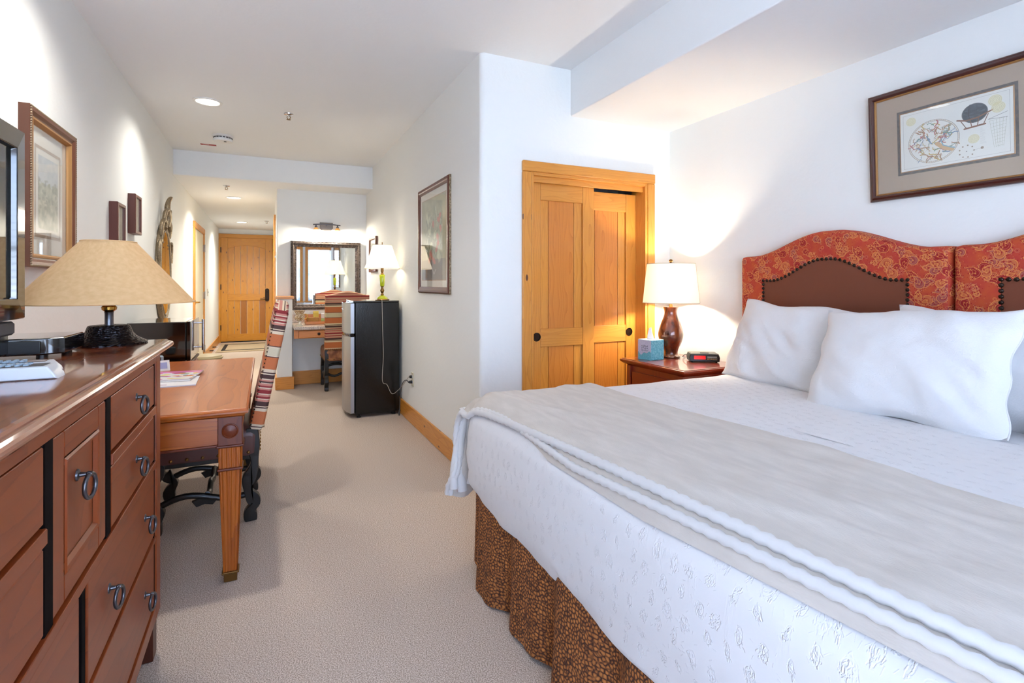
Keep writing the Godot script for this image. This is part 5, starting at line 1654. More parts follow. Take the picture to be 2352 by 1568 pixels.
func build_vanity() -> void:
	var t := thing("vanity_counter", "speckled granite vanity counter with a pink-toned wooden drawer", "counter", P(0.715, 0, DV))
	part(t, "slab", MB.new(0).bb(Vector3(-0.43, 0.693, 0.0), Vector3(0.428, 0.733, 0.63), 0.008), M["granite"])
	part(t, "backsplash", MB.new(0).bb(Vector3(-0.43, 0.733, 0.0), Vector3(0.428, 0.83, 0.018), 0.003), M["granite"])
	plank(t, "apron", Vector3(-0.43, 0.598, 0.55), Vector3(0.428, 0.693, 0.585), 0, M["pine_red"])
	var d := plank(t, "drawer", Vector3(-0.385, 0.604, 0.575), Vector3(0.02, 0.684, 0.60), 0, M["pine_red"])
	part(d, "knob", MB.new().at(Vector3(-0.18, 0.645, 0.60), Vector3(PI / 2, 0, 0)).lathe([Vector2(0.007, 0), Vector2(0.006, 0.01), Vector2(0.016, 0.016), Vector2(0.016, 0.022), Vector2(0, 0.026)], 16), M["bronze"])
	part(d, "face_frame", MB.new(0).at(Vector3(-0.1825, 0.644, 0)).frame(0.41, 0.084, [Vector2(0, 0.585), Vector2(0, 0.601), Vector2(0.004, 0.603), Vector2(0.008, 0.600)]), M["pine_deep"])
	part(t, "bracket", MB.new(1).bb(Vector3(0.40, 0.30, 0.0), Vector3(0.428, 0.60, 0.5), 0.004), M["pine_red"])
	# mirror over it
	var m := thing("vanity_mirror", "large square wall mirror in a dark rope-carved frame over the vanity", "mirror", P(0.674, 1.29, DV))
	var w := 0.80
	var h := 0.815
	part(m, "frame", MB.new(1).frame(w, h, [Vector2(0, 0), Vector2(0, 0.020), Vector2(0.006, 0.026), Vector2(0.014, 0.024), Vector2(0.04, 0.022), Vector2(0.05, 0.016), Vector2(0.062, 0.014), Vector2(0.068, 0.008)]), M["pewter_frame"])
	var rope := MB.new()
	for s in [-1.0, 1.0]:
		var a := []
		var b := []
		for k in 121:
			var f := k / 120.0
			a.append(Vector3(lerpf(-w / 2 + 0.02, w / 2 - 0.02, f), s * (h / 2 - 0.026), 0.024))
			b.append(Vector3(s * (w / 2 - 0.026), lerpf(-h / 2 + 0.02, h / 2 - 0.02, f), 0.024))
		rope.tube(a, 0.012, 8, false, true, 0.3, 0.045)
		rope.tube(b, 0.012, 8, false, true, 0.3, 0.045)
	part(m, "rope_moulding", rope, M["pewter_frame"])
	part(m, "glass", MB.new().bb(Vector3(-w / 2 + 0.06, -h / 2 + 0.06, 0.004), Vector3(w / 2 - 0.06, h / 2 - 0.06, 0.010), 0.001), M["mirror_glass"])
	# light bar
	var l := thing("vanity_light", "bronze two-shade light bar above the vanity mirror", "wall light", P(0.672, 1.885, DV))
	part(l, "back_plate", MB.new().prism(PackedVector2Array([Vector2(-0.075, 0.045), Vector2(-0.075, -0.02), Vector2(-0.055, -0.05), Vector2(0.055, -0.05), Vector2(0.075, -0.02), Vector2(0.075, 0.045)]), 0.0, 0.03, 0.006), M["pewter"])
	part(l, "arm", MB.new().tube([Vector3(0, 0.01, 0.02), Vector3(0, 0.012, 0.075)], 0.008, 8).tube(curve([Vector3(-0.155, 0.010, 0.075), Vector3(-0.08, 0.016, 0.08), Vector3(0, 0.018, 0.082), Vector3(0.08, 0.016, 0.08), Vector3(0.155, 0.010, 0.075)], 5), 0.007, 8), M["iron"])
	for s in [-1.0, 1.0]:
		var c := Vector3(s * 0.122, 0, 0.075)
		part(l, "holder", MB.new().lathe([Vector2(0.014, -0.03), Vector2(0.016, -0.012), Vector2(0.008, 0.0), Vector2(0.006, 0.012), Vector2(0, 0.013)], 14, c), M["iron"])
		part(l, "glass_shade", MB.new().lathe([Vector2(0.036, -0.052), Vector2(0.026, -0.038), Vector2(0.016, -0.024), Vector2(0.012, -0.014)], 20, c).lathe([Vector2(0.011, -0.014), Vector2(0.015, -0.024), Vector2(0.025, -0.038), Vector2(0.035, -0.052)], 20, c), M["sconce_glass"])
		part(l, "bulb", MB.new().lathe([Vector2(0, -0.062), Vector2(0.010, -0.058), Vector2(0.013, -0.048), Vector2(0.009, -0.032), Vector2(0, -0.03)], 12, c), M["bulb"])
		omni(l, c + Vector3(0, -0.05, 0), LAMP_VANITY, Color(1.0, 0.96, 0.88), 0.012)
	# things on the counter
	var cu := thing("pedestal_cup", "cream porcelain pedestal cup with brown flowers on the vanity", "cup", P(0.345, 0.733, 6.17))
	part(cu, "bowl", MB.new().lathe([Vector2(0.0, 0.05), Vector2(0.02, 0.052), Vector2(0.045, 0.07), Vector2(0.052, 0.09), Vector2(0.040, 0.11), Vector2(0.038, 0.13), Vector2(0.052, 0.155), Vector2(0.060, 0.165), Vector2(0.057, 0.166), Vector2(0.035, 0.132), Vector2(0.036, 0.11), Vector2(0, 0.075)], 28), M["porcelain_print"])
	part(cu, "foot", MB.new().lathe([Vector2(0, 0), Vector2(0.040, 0), Vector2(0.041, 0.006), Vector2(0.014, 0.016), Vector2(0.011, 0.04), Vector2(0.02, 0.052), Vector2(0, 0.053)], 24), M["porcelain"])
	part(cu, "handle", MB.new().tube(curve([Vector3(0.045, 0.075, 0), Vector3(0.075, 0.085, 0), Vector3(0.078, 0.115, 0), Vector3(0.055, 0.125, 0), Vector3(0.042, 0.115, 0)], 5), 0.006, 8), M["brass"])
	var ba := thing("serving_tray", "small wooden tray holding packets on the vanity counter", "tray", P(0.545, 0.733, 6.34))
	part(ba, "floor_board", MB.new(0).bb(Vector3(-0.13, 0, -0.08), Vector3(0.13, 0.008, 0.08), 0.002), M["pine_red"])
	for s in [-1.0, 1.0]:
		part(ba, "side", MB.new(0).bb(Vector3(-0.13, 0.006, s * 0.08 - 0.005), Vector3(0.13, 0.035 if s > 0 else 0.11, s * 0.08 + 0.005), 0.002), M["pine_red"])
		part(ba, "side", MB.new(2).bb(Vector3(s * 0.13 - 0.005, 0.006, -0.08), Vector3(s * 0.13 + 0.005, 0.05, 0.08), 0.002), M["pine_red"])
	var bk := thing("wicker_basket", "little round wicker basket of packets in the vanity tray", "basket", P(0.495, 0.7415, 6.31))
	var wv := MB.new()
	for k in 9:
		var pts := []
		for j in 40: pts.append(Vector3(cos(TAU * j / 40) * (0.062 + 0.004 * sin(k * 0.35)), 0.006 + k * 0.0075, sin(TAU * j / 40) * 0.045))
		wv.tube(pts, 0.0045, 6, true, true, 0.25, 0.012)
	part(bk, "weave", wv, M["wicker"])
	part(bk, "bottom", MB.new().lathe([Vector2(0, 0), Vector2(0.046, 0), Vector2(0.046, 0.004), Vector2(0, 0.004)], 24), M["wicker"])
	var pk := [["green_packet", P(0.60, 0.7415, 6.30), "pale green packet beside the wicker basket", 0.05, 0.05], ["yellow_packet", P(0.53, 0.7415, 6.385), "yellow sachet standing at the back of the tray", 0.06, 0.13], ["paper", P(0.615, 0.7415, 6.385), "white folded paper at the back of the tray", 0.06, 0.11]]
	for e in pk:
		var q := thing("packet", e[2], "packet", e[1], rnd(-12, 12), "packets on the vanity tray")
		part(q, "wrapper", MB.new().box(Vector3(0, e[4] / 2, 0), Vector3(e[3], e[4], 0.016), 0.005), M[e[0]])
		part(q, "crimp", MB.new().box(Vector3(0, e[4] + 0.003, 0), Vector3(e[3], 0.01, 0.003), 0.001), M[e[0]])

# ---------------------------------------------------------------- bed corner
const BX0 := 0.757
const BX1 := 2.465
const BD0 := 0.13
const BD1 := 2.12
const BTOP := 0.712

# distance inside the rounded outline of the bed top
func bed_inset(x: float, d: float) -> float:
	var a := (BX1 - BX0) / 2
	var b := (BD1 - BD0) / 2
	var r := 0.13
	var p := Vector2(absf(x - (BX0 + a)) - (a - r), absf(d - (BD0 + b)) - (b - r))
	return r - (Vector2(maxf(p.x, 0), maxf(p.y, 0)).length() + minf(maxf(p.x, p.y), 0))

func bed_y(inset: float) -> float:
	var t := clampf(inset / 0.11, 0, 1)
	return BTOP - 0.085 * pow(1 - t, 2.6)

func outline(inset: float, n: int) -> Array:
	var a := (BX1 - BX0) / 2 - inset
	var b := (BD1 - BD0) / 2 - inset
	var r := minf(clampf(0.13 - inset, 0.012, 0.14), minf(a, b) * 0.95)
	var q := []
	var cx := (BX0 + BX1) / 2
	var cd := (BD0 + BD1) / 2
	for k in 4:
		var s := Vector2(1 if k == 0 or k == 3 else -1, 1 if k < 2 else -1)
		var c := Vector2((a - r) * s.x, (b - r) * s.y)
		for j in n:
			var an := PI / 2 * k + PI / 2 * j / (n - 1)
			q.append(Vector2(cx, cd) + c + Vector2(cos(an), sin(an)) * r)
		# straight run to the next corner
		var k2 := (k + 1) % 4
		var s2 := Vector2(1 if k2 == 0 or k2 == 3 else -1, 1 if k2 < 2 else -1)
		var e: Vector2 = q[-1]
		var f: Vector2 = Vector2(cx, cd) + Vector2((a - r) * s2.x, (b - r) * s2.y) + Vector2(cos(PI / 2 * (k + 1)), sin(PI / 2 * (k + 1))) * r
		for j in range(1, 56): q.append(e.lerp(f, j / 56.0))
	return q

func build_bed() -> void:
	var fn := FastNoiseLite.new()
	fn.seed = 3
	fn.frequency = 2.2
	fn.fractal_octaves = 3
	var t := thing("bed", "wide bed with a pleated brown patterned skirt to the carpet", "bed", Vector3.ZERO)
	part(t, "box_spring", MB.new().bb(P(BX0 + 0.06, 0.12, BD0 + 0.06), P(BX1, 0.36, BD1 - 0.06), 0.02), M["white_cotton"])
	part(t, "mattress", MB.new().bb(P(BX0 + 0.03, 0.36, BD0 + 0.03), P(BX1, 0.60, BD1 - 0.03), 0.05), M["white_cotton"])
	for e in [[BX0 + 0.15, BD0 + 0.15], [BX0 + 0.15, BD1 - 0.15], [BX1 - 0.15, BD0 + 0.15], [BX1 - 0.15, BD1 - 0.15]]:
		part(t, "leg", MB.new().bb(P(e[0] - 0.025, 0, e[1] - 0.025), P(e[0] + 0.025, 0.13, e[1] + 0.025), 0.003), M["black_wood"])
	# skirt
	var g := []
	for k in 12:
		var f := k / 11.0
		var o := outline(0.022, 8)
		var row := []
		var s := 0.0
		for j in o.size():
			if j > 0: s += (o[j] - o[j - 1]).length()
			var c := Vector2((BX0 + BX1) / 2, (BD0 + BD1) / 2)
			var nn: Vector2 = (o[(j + 1) % o.size()] - o[j - 1]).normalized()
			nn = Vector2(nn.y, -nn.x)
			if nn.dot(o[j] - c) < 0: nn = -nn
			var wv := sin(TAU * s / 0.31 + 0.4) + 0.45 * sin(TAU * s / 0.155 + 2.0) + 0.35 * sin(TAU * s / 0.47)
			var am := 0.006 + 0.022 * f
			var p: Vector2 = o[j] + nn * (wv * am + 0.012 * f)
			row.append(P(p.x, lerpf(0.44, 0.012 + 0.006 * sin(s * 9.0), f), p.y))
		g.append(row)
	part(t, "bed_skirt", outward(g, true), M["skirt"], Vector3.ZERO, Vector3.ZERO, "pleated bed skirt in brown and copper motif")
	# coverlet
	var prof := [[0.845, 0.0], [0.75, 0.0], [0.6, 0.0], [0.45, 0.0], [0.33, 0.0], [0.23, 0.0], [0.16, 0.0], [0.115, 0.0], [0.085, 0.0], [0.06, 0.0], [0.04, 0.0], [0.024, 0.0], [0.012, 0.0], [0.004, 0.0], [0.0, 0.60], [-0.004, 0.56], [-0.007, 0.52], [-0.009, 0.48], [-0.008, 0.44], [-0.005, 0.405], [-0.002, 0.375], [0.002, 0.35], [0.008, 0.332], [0.018, 0.322], [0.03, 0.32]]
	var cg := []
	for e in prof:
		var o := outline(e[0], 8)
		var row := []
		for j in o.size():
			var p: Vector2 = o[j]
			var y: float = bed_y(e[0]) if e[1] == 0.0 else e[1]
			var low := clampf((0.62 - y) / 0.3, 0, 1)
			var corner := exp(-Vector2(p.x - BX0, p.y - BD1).length() / 0.22)
			y += low * (0.055 * corner + 0.012 * fn.get_noise_2d(p.x * 1.5, p.y * 1.5))
			var w := fn.get_noise_3d(p.x * 1.3, y * 2.2, p.y * 1.3)
			var fold := 0.006 * low * sin(y * 70.0 + p.y * 9.0 + 3.0 * fn.get_noise_2d(p.y, 5.0))
			var dir := Vector2(p.x - (BX0 + BX1) / 2, 0).normalized() if absf(p.x - BX0) < 0.1 else Vector2(0, signf(p.y - 1.1))
			var sh := fold + w * 0.006 * low
			row.append(P(p.x + dir.x * sh, y + 0.006 * w * (1 - low), p.y + dir.y * sh))
		cg.append(row)
	var cv := thing("coverlet", "white embossed coverlet spread over the bed", "coverlet")
	var cloth := outward(cg, true)
	var yc := BTOP - 0.0005
	cloth.face(P(1.59, yc, 0.90), P(1.63, yc, 0.90), P(1.63, yc, 1.35), P(1.59, yc, 1.35), Vector3.UP)
	part(cv, "cloth", cloth, M["coverlet"])
	build_blanket(fn)
	build_headboards()
	build_pillows(fn)
	build_nightstand()

func outward(g: Array, wrap: bool) -> MB:
	var c := Vector3.ZERO
	var n := 0
	for r in g:
		for p in r:
			c += p
			n += 1
	c /= n
	var s := MB.new().skin(g, wrap, false)
	var sum := 0.0
	for k in s.v.size(): sum += s.n[k].dot(s.v[k] - c)
	return s if sum > 0 else MB.new().skin(g, wrap, true)

func foot_edge(d: float) -> float:
	return 0.772 + 0.075 * clampf((2.1 - d) / 1.9, 0, 1) - 0.02 * exp(-pow((d - 2.1) / 0.12, 2))

func build_blanket(fn: FastNoiseLite) -> void:
	var t := thing("throw_blanket", "grey plush blanket folded across the foot of the bed", "blanket")
	# path along the depth: near side hanging, over the top, far side hanging
	var path := []
	for k in 7: path.append([BD0 - 0.03, 0.40 + 0.04 * k])
	path.append([BD0 - 0.028, 0.665]); path.append([BD0 - 0.01, 0.69]); path.append([BD0 + 0.03, -1.0])
	for k in 64: path.append([lerpf(BD0 + 0.06, BD1 - 0.06, k / 63.0), -1.0])
	path.append([BD1 - 0.03, -1.0]); path.append([BD1 + 0.01, 0.70]); path.append([BD1 + 0.028, 0.672])
	for k in 16: path.append([BD1 + 0.034 + 0.012 * sin(k * 0.5), 0.65 - 0.0245 * k])
	var layers := [[0.0, 0.024, 1.385, 0.0], [-0.024, 0.016, 1.30, 0.0], [-0.046, 0.009, 1.25, 0.0]]
	for li in 3:
		var L: Array = layers[li]
		var g := []
		var uv := []
		var edge := []
		for j in path.size():
			var d: float = path[j][0]
			var hang: bool = path[j][1] >= 0.0
			var far := d > 1.5
			var x0 := foot_edge(clampf(d, 0.2, 2.12))
			var fan := clampf((1.75 - d) / 0.5, 0, 1)
			x0 = maxf(x0 + L[0] * fan + 0.012 * li * (1.0 - fan), 0.772 - 0.02 * (1.0 if d > 2.0 else 0.0))
			var down := clampf((0.66 - path[j][1]) / 0.36, 0, 1) if hang else 0.0
			var x1: float = L[2] + 0.03 * sin(d * 2.3) + 0.012 * sin(d * 7.0)
			var row := []
			var ur := []
			for i in 40:
				var f := i / 39.0
				var x := lerpf(x0, x1, f)
				if hang and far:
					x += down * (-0.012 + 0.018 * sin(down * 5.0 + f * 4.0)) * exp(-f * 5.0)
				var y: float
				var dd := d
				if hang:
					y = path[j][1] + 0.02 * down * sin(x * 22.0)
					dd += (1.0 if far else -1.0) * (0.016 * down * sin(x * 38.0) + 0.01 * down)
					var loss := bed_y(bed_inset(x, 1.0)) - BTOP
					y += loss * (1.0 - down)
				else:
					var ins := minf(bed_inset(x, d), 0.2)
					y = bed_y(maxf(ins, 0.0)) + L[1]
					var rip := fn.get_noise_2d(x * 2.2 + d * 0.5, d * 0.7)
					y += 0.016 * maxf(rip, -0.1) * minf(1.0, f * 6.0) * (1.0 if li == 0 else 0.2)
					y += (0.006 * exp(-pow((f - 0.97) * 18.0, 2)) if li == 0 else 0.0)
				row.append(P(x, y, dd))
				ur.append(Vector2(d + (path[j][1] if hang else 0.7), x))
			g.append(row)
			uv.append(ur)
			edge.append(row[0])
		var top := MB.new().skin(g, false, false, uv)
		var sum := 0.0
		for k in top.n.size(): sum += top.n[k].y
		if sum < 0: top = MB.new().skin(g, false, true, uv)
		part(t, ["top_layer", "middle_layer", "bottom_layer"][li], top, M["blanket"])
		if li < 2:
			var fine := curve(edge, 5)
			part(t, "edge_trim", MB.new().tube(fine, 0.0125 if li == 0 else 0.011, 10, false, true, 0.16, 0.034), M["blanket_trim"])
	# hanging corner folds beyond the far side
	var cf := MB.new()
	for e in [[0.752, 0.017, 0.31], [0.776, 0.021, 0.295], [0.81, 0.021, 0.32]]:
		var p := []
		var r := []
		for k in 14:
			var f := k / 13.0
			p.append(P(e[0] + 0.012 * sin(f * 4.0 + e[0] * 60.0) + 0.012 * (1 - f), lerpf(0.655, e[2], f), BD1 + 0.022 + 0.02 * sin(f * 2.6)))
			r.append(e[1] * (0.75 + 0.35 * f))
		cf.tube(p, r, 10)
	part(t, "hanging_fold", cf, M["blanket_trim"])

func headboard_top(u: float) -> float:
	# u from -1 to 1 across the board
	var a := absf(u)
	var s := clampf((0.86 - a) / 0.80, 0, 1)
	s = s * s * (3 - 2 * s)
	return 1.352 + 0.107 * s

func build_headboards() -> void:
	var labels := ["red paisley headboard with brown leather centre beside the nightstand", "red paisley headboard with brown leather centre at the picture's right edge"]
	for b in 2:
		var cd := 1.653 - 1.030 * b
		var t := thing("headboard", labels[b], "headboard", P(XH, 0, cd), -90, "upholstered headboards")
		var hw := 0.512
		var z1 := 0.092
		var n := 48
		var panel_w := 0.358
		var inner := func(u: float) -> float: return 1.214 + (headboard_top(u) - 1.352) * 0.98
		# cloth band: each outer point of the outline is paired with one on the leather's edge
		var oo := []
		var ii := []
		for k in 14:
			oo.append(Vector2(-hw, lerpf(0.28, 1.334, k / 13.0)))
			ii.append(Vector2(-panel_w, lerpf(0.28, 1.212, k / 13.0)))
		for k in n + 1:
			var u := -1.0 + 2.0 * k / n
			oo.append(Vector2(u * (hw - (0.005 if k == 0 or k == n else 0.0)), headboard_top(u) - (0.004 if k == 0 or k == n else 0.0)))
			ii.append(Vector2(u * panel_w, inner.call(u)))
		for k in 14:
			oo.append(Vector2(hw, lerpf(1.334, 0.28, k / 13.0)))
			ii.append(Vector2(panel_w, lerpf(1.212, 0.28, k / 13.0)))
		var rows := []
		for k in oo.size():
			var o: Vector2 = oo[k]
			var i: Vector2 = ii[k]
			var d := (i - o).normalized()
			var r := [Vector3(o.x, o.y, 0.002), Vector3(o.x, o.y, 0.055)]
			for e in [[0.004, 0.074], [0.012, 0.086], [0.03, 0.0925]]:
				var p: Vector2 = o + d * e[0]
				r.append(Vector3(p.x, p.y, e[1]))
			for j in 5:
				var p := (o + d * 0.03).lerp(i, (j + 1) / 5.0)
				r.append(Vector3(p.x, p.y, 0.0935 - 0.0006 * j))
			rows.append(r)
		var sk := MB.new(1).skin(rows, false, false)
		var sum := 0.0
		for k in sk.n.size(): sum += sk.n[k].z
		if sum < 0: sk = MB.new(1).skin(rows, false, true)
		part(t, "cloth_band", sk, M["paisley"])
		# leather centre
		var lp := PackedVector2Array([Vector2(-panel_w - 0.003, 0.30), Vector2(panel_w + 0.003, 0.30)])
		for k in 33:
			var u := 1.0 - 2.0 * k / 32
			lp.append(Vector2(u * (panel_w + 0.003), inner.call(u) + 0.003))
		part(t, "leather_panel", MB.new(1).prism(lp, 0.02, 0.0885, 0.004), M["brown_leather"])
		part(t, "board", MB.new(1).bb(Vector3(-hw + 0.01, 0.10, 0.001), Vector3(hw - 0.01, 1.30, 0.03), 0.004), M["cherry_dark"])
		# nail heads
		var dome := MB.new().dome(Vector3.ZERO, 0.0088, Vector3(0, 0, 1), 0.75, 8).mesh()
		var pts := []
		for k in 33: pts.append(Vector2(-panel_w + panel_w * 2 * k / 32.0, inner.call(-1.0 + 2.0 * k / 32)))
		for s in [-1.0, 1.0]:
			for k in range(1, 12): pts.append(Vector2(s * panel_w, 1.214 - k * 0.0215))
		for q in pts: part(t, "nail", dome, M["bronze"], Vector3(q.x, q.y, 0.090))

func build_pillows(fn: FastNoiseLite) -> void:
	# [centre, width along the bed's side, height, thickness, lean, roll, label]
	var P4 := [
		[P(2.315, 0.900, 1.745), 0.62, 0.42, 0.17, -24.0, -3.0, "white pillow leaning on the headboard nearest the nightstand"],
		[P(2.33, 0.895, 0.98), 0.62, 0.42, 0.15, -20.0, -2.0, "white pillow standing behind the large middle pillow"],
		[P(2.160, 0.905, 1.14), 0.66, 0.44, 0.17, -30.0, 4.0, "large white pillow in front, middle of the row"],
		[P(2.24, 0.885, 0.46), 0.66, 0.44, 0.18, -27.0, 2.0, "white pillow at the photograph's right edge"]]
	for q in P4:
		var t := thing("pillow", q[6], "pillow", q[0], -90, "white pillows against the headboards")
		var W: float = q[1] / 2
		var H: float = q[2] / 2
		var T: float = q[3] / 2
		var g0 := []
		var g1 := []
		var N := 36
		for i in N + 1:
			var r0 := []
			var r1 := []
			var v := -1.0 + 2.0 * i / N
			for j in N + 1:
				var u := -1.0 + 2.0 * j / N
				var pinch := 1.0 - 0.07 * (1 - absf(v)) * absf(u) * absf(u) * absf(u) - 0.0
				var pinch2 := 1.0 - 0.06 * (1 - absf(u)) * pow(absf(v), 3)
				var x := u * W * pinch + 0.006 * sin(v * 9.0 + q[3] * 90.0) * pow(absf(u), 6)
				var y := v * H * pinch2 + 0.010 * sin(u * 5.0 + q[1] * 40.0) * pow(absf(v), 6)
				var th := T * pow(maxf(0.0, (1 - pow(absf(u), 2.6)) * (1 - pow(absf(v), 2.6))), 0.5)
				var wr := fn.get_noise_3d(x * 1.7 + q[0].z * 3.0, y * 2.6 + u * 0.5, q[1] * 7.0)
				var cr := 0.014 * wr + 0.011 * fn.get_noise_2d((x + y) * 3.6 + q[0].z * 5.0, (x - y) * 1.2)
				var sag := -0.02 * (1 - v) * 0.5
				var e := minf(1.0, (1 - maxf(absf(u), absf(v))) * 7.0)
				r0.append(Vector3(x, y + sag, th + cr * e))
				r1.append(Vector3(x, y + sag, -th * 0.9))
			g0.append(r0)
			g1.append(r1)
		var a := MB.new().skin(g0, false, false)
		var su := 0.0
		for k in a.n.size(): su += a.n[k].z
		var fl := su < 0
		var m := MB.new()
		m.skin(g0, false, fl)
		m.skin(g1, false, not fl)
		part(t, "pillowcase", m, M["white_cotton"], Vector3.ZERO, Vector3(deg_to_rad(q[4]), 0, deg_to_rad(q[5])))
		var hem := MB.new()
		var pts := []
		for i in N + 1: pts.append((g0[i][N] + g1[i][N]) * 0.5)
		hem.tube(pts, 0.0025, 6)
		part(t, "hem", hem, M["white_cotton"], Vector3.ZERO, Vector3(deg_to_rad(q[4]), 0, deg_to_rad(q[5])))

func build_nightstand() -> void:
	var Y := 0.722
	var t := thing("nightstand", "mahogany nightstand with moulded top between closet and bed", "nightstand", P(2.305, 0, 2.45), -90)
	# local +z looks to the foot of the bed, x towards the camera
	var hx := 0.285
	var hz := 0.245
	part(t, "body", MB.new(1).bb(Vector3(-hx + 0.045, 0.06, -hz), Vector3(hx - 0.045, 0.68, hz - 0.045), 0.004), M["mahogany"])
	var tp := MB.new(0, ruv()).at(Vector3(0, 0.68, 0.0), Vector3(-PI / 2, 0, 0))
	tp.frame(hx * 2, hz * 2, [Vector2(0.035, 0.0), Vector2(0.028, 0.008), Vector2(0.015, 0.012), Vector2(0.008, 0.018), Vector2(0.002, 0.024), Vector2(0.0, 0.030), Vector2(0.003, 0.036), Vector2(0.010, 0.038), Vector2(0.011, 0.041), Vector2(0.018, 0.042)])
	tp.face(Vector3(-hx + 0.018, -hz + 0.018, 0.042), Vector3(hx - 0.018, -hz + 0.018, 0.042), Vector3(hx - 0.018, hz - 0.018, 0.042), Vector3(-hx + 0.018, hz - 0.018, 0.042), Vector3(0, 0, 1))
	part(t, "top", tp, M["mahogany"])
	part(t, "stile", MB.new(1).bb(Vector3(-hx + 0.04, 0.0, hz - 0.06), Vector3(-hx + 0.075, 0.68, hz - 0.025), 0.003), M["mahogany"])
	part(t, "stile", MB.new(1).bb(Vector3(hx - 0.075, 0.0, hz - 0.06), Vector3(hx - 0.04, 0.68, hz - 0.025), 0.003), M["mahogany"])
	for k in 3:
		var y0 := 0.10 + k * 0.187
		var d := part(t, "drawer", MB.new(0, ruv()).bb(Vector3(-hx + 0.082, y0, hz - 0.05), Vector3(hx - 0.082, y0 + 0.172, hz - 0.032), 0.004), M["mahogany"])
		part(d, "ring_pull", ring_pull(), M["iron"], Vector3(0, y0 + 0.09, hz - 0.032))
	# lamp
	var l := thing("table_lamp", "lit bedside lamp with white drum shade and copper vase base", "lamp", P(2.367, Y, 2.605))
	var vase := curve2([Vector2(0.056, 0.0), Vector2(0.058, 0.010), Vector2(0.044, 0.024), Vector2(0.048, 0.055), Vector2(0.072, 0.11), Vector2(0.079, 0.155), Vector2(0.064, 0.215), Vector2(0.045, 0.265), Vector2(0.041, 0.295), Vector2(0.047, 0.318), Vector2(0.050, 0.325)], 4)
	var vp := [Vector2(0, 0)]
	for q in vase: vp.append(q)
	vp.append(Vector2(0.03, 0.327)); vp.append(Vector2(0, 0.327))
	part(l, "vase", MB.new().lathe(vp, 40), M["copper_glaze"])
	part(l, "neck", MB.new().lathe([Vector2(0.012, 0.325), Vector2(0.010, 0.345), Vector2(0.016, 0.352), Vector2(0.016, 0.40), Vector2(0, 0.402)], 16), M["antique_brass"])
	part(l, "bulb", MB.new().lathe([Vector2(0.012, 0.40), Vector2(0.022, 0.43), Vector2(0.030, 0.455), Vector2(0.026, 0.485), Vector2(0.012, 0.50), Vector2(0, 0.502)], 16), M["bulb"])
	shade(l, 0.176, 0.150, 0.352, 0.602, M["lit_shade"], M["shade_trim"])
	part(l, "shade_seam", MB.new().tube([Vector3(0.14, 0.353, 0.108), Vector3(0.119, 0.601, 0.093)], 0.003, 6), M["shade_trim"])
	part(l, "harp", MB.new().tube(curve([Vector3(0.016, 0.39, 0), Vector3(0.05, 0.44, 0), Vector3(0.05, 0.53, 0), Vector3(0, 0.602, 0), Vector3(-0.05, 0.53, 0), Vector3(-0.05, 0.44, 0), Vector3(-0.016, 0.39, 0)], 5), 0.002, 6), M["brass"])
	part(l, "finial", MB.new().lathe([Vector2(0.004, 0.60), Vector2(0.013, 0.606), Vector2(0.008, 0.612), Vector2(0.014, 0.620), Vector2(0.009, 0.630), Vector2(0, 0.634)], 12), M["antique_brass"])
	omni(l, Vector3(0, 0.455, 0), LAMP_BED, Color(1.0, 0.945, 0.84), 0.03)
	# tissues
	var b := thing("tissue_box", "turquoise tissue box with a tissue standing up, on the nightstand", "tissue box", P(2.200, Y, 2.600), 6)
	part(b, "box", MB.new(1).box(Vector3(0, 0.062, 0), Vector3(0.112, 0.124, 0.112), 0.002), M["aqua_card"])
	part(b, "printed_side", MB.new().at(Vector3(-0.0563, 0.062, 0), Vector3(0, -PI / 2, 0)).card(0.11, 0.122, 0.0), M["tissue_print"])
	part(b, "printed_top", MB.new().bb(Vector3(-0.054, 0.1235, -0.054), Vector3(0.054, 0.1248, 0.054), 0.0004), M["paper"])
	var tg := []
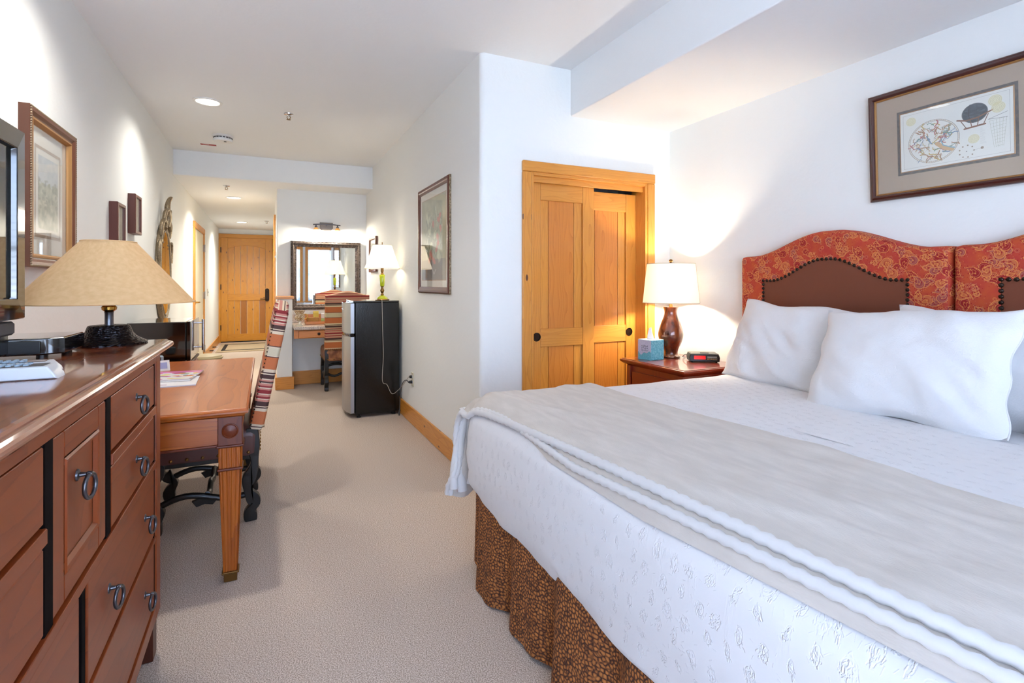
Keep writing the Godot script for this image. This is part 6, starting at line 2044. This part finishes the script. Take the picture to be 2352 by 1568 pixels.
	for i in 9:
		var f := i / 8.0
		var row := []
		for j in 13:
			var u := -1.0 + j / 6.0
			row.append(Vector3(u * 0.036 * (1 - f * 0.85) - 0.004 * f, 0.118 + f * 0.085 * (1.0 - 0.12 * absf(u)), 0.014 * sin(u * 3.4 + f * 1.5) * (1 - f * 0.5)))
		tg.append(row)
	part(b, "tissue", MB.new().skin(tg), M["tissue"])
	# clock radio
	var c := thing("clock_radio", "black clock radio with a red display on the nightstand", "clock", P(2.42, Y, 2.385), -35)
	part(c, "case", MB.new().prism(PackedVector2Array([Vector2(-0.085, 0.006), Vector2(0.085, 0.006), Vector2(0.088, 0.03), Vector2(0.080, 0.052), Vector2(-0.080, 0.052), Vector2(-0.088, 0.03)]), -0.06, 0.06, 0.004), M["black_plastic"])
	part(c, "top_plate", MB.new().bb(Vector3(-0.075, 0.051, -0.055), Vector3(0.075, 0.0535, 0.05), 0.001), M["grey_plastic"])
	part(c, "display", MB.new().bb(Vector3(-0.062, 0.020, 0.058), Vector3(0.005, 0.042, 0.0615), 0.001), M["red_display"])
	part(c, "dial_window", MB.new().bb(Vector3(0.010, 0.016, 0.058), Vector3(0.072, 0.042, 0.0612), 0.001), M["black_gloss"])
	part(c, "tuning_strip", MB.new().bb(Vector3(0.014, 0.034, 0.060), Vector3(0.068, 0.037, 0.062), 0.0004), M["paper"])
	var kb := MB.new()
	for k in 5: kb.bb(Vector3(0.014 + k * 0.011, 0.02, 0.060), Vector3(0.022 + k * 0.011, 0.026, 0.0625), 0.001)
	part(c, "buttons", kb, M["gold_line"])
	part(c, "snooze_button", MB.new().bb(Vector3(-0.02, 0.053, 0.01), Vector3(0.03, 0.057, 0.025), 0.001), M["black_plastic"])
	for e in [[-0.07, -0.045], [0.07, -0.045], [-0.07, 0.045], [0.07, 0.045]]:
		part(c, "foot", MB.new().lathe([Vector2(0.006, 0), Vector2(0.006, 0.008), Vector2(0, 0.008)], 8, Vector3(e[0], 0, e[1])), M["black_plastic"])
	part(c, "cord", MB.new().tube(curve([Vector3(-0.07, 0.03, -0.06), Vector3(-0.09, 0.03, -0.08), Vector3(-0.10, 0.01, -0.12), Vector3(-0.08, 0.004, -0.15)], 5), 0.002, 6), M["black_plastic"])
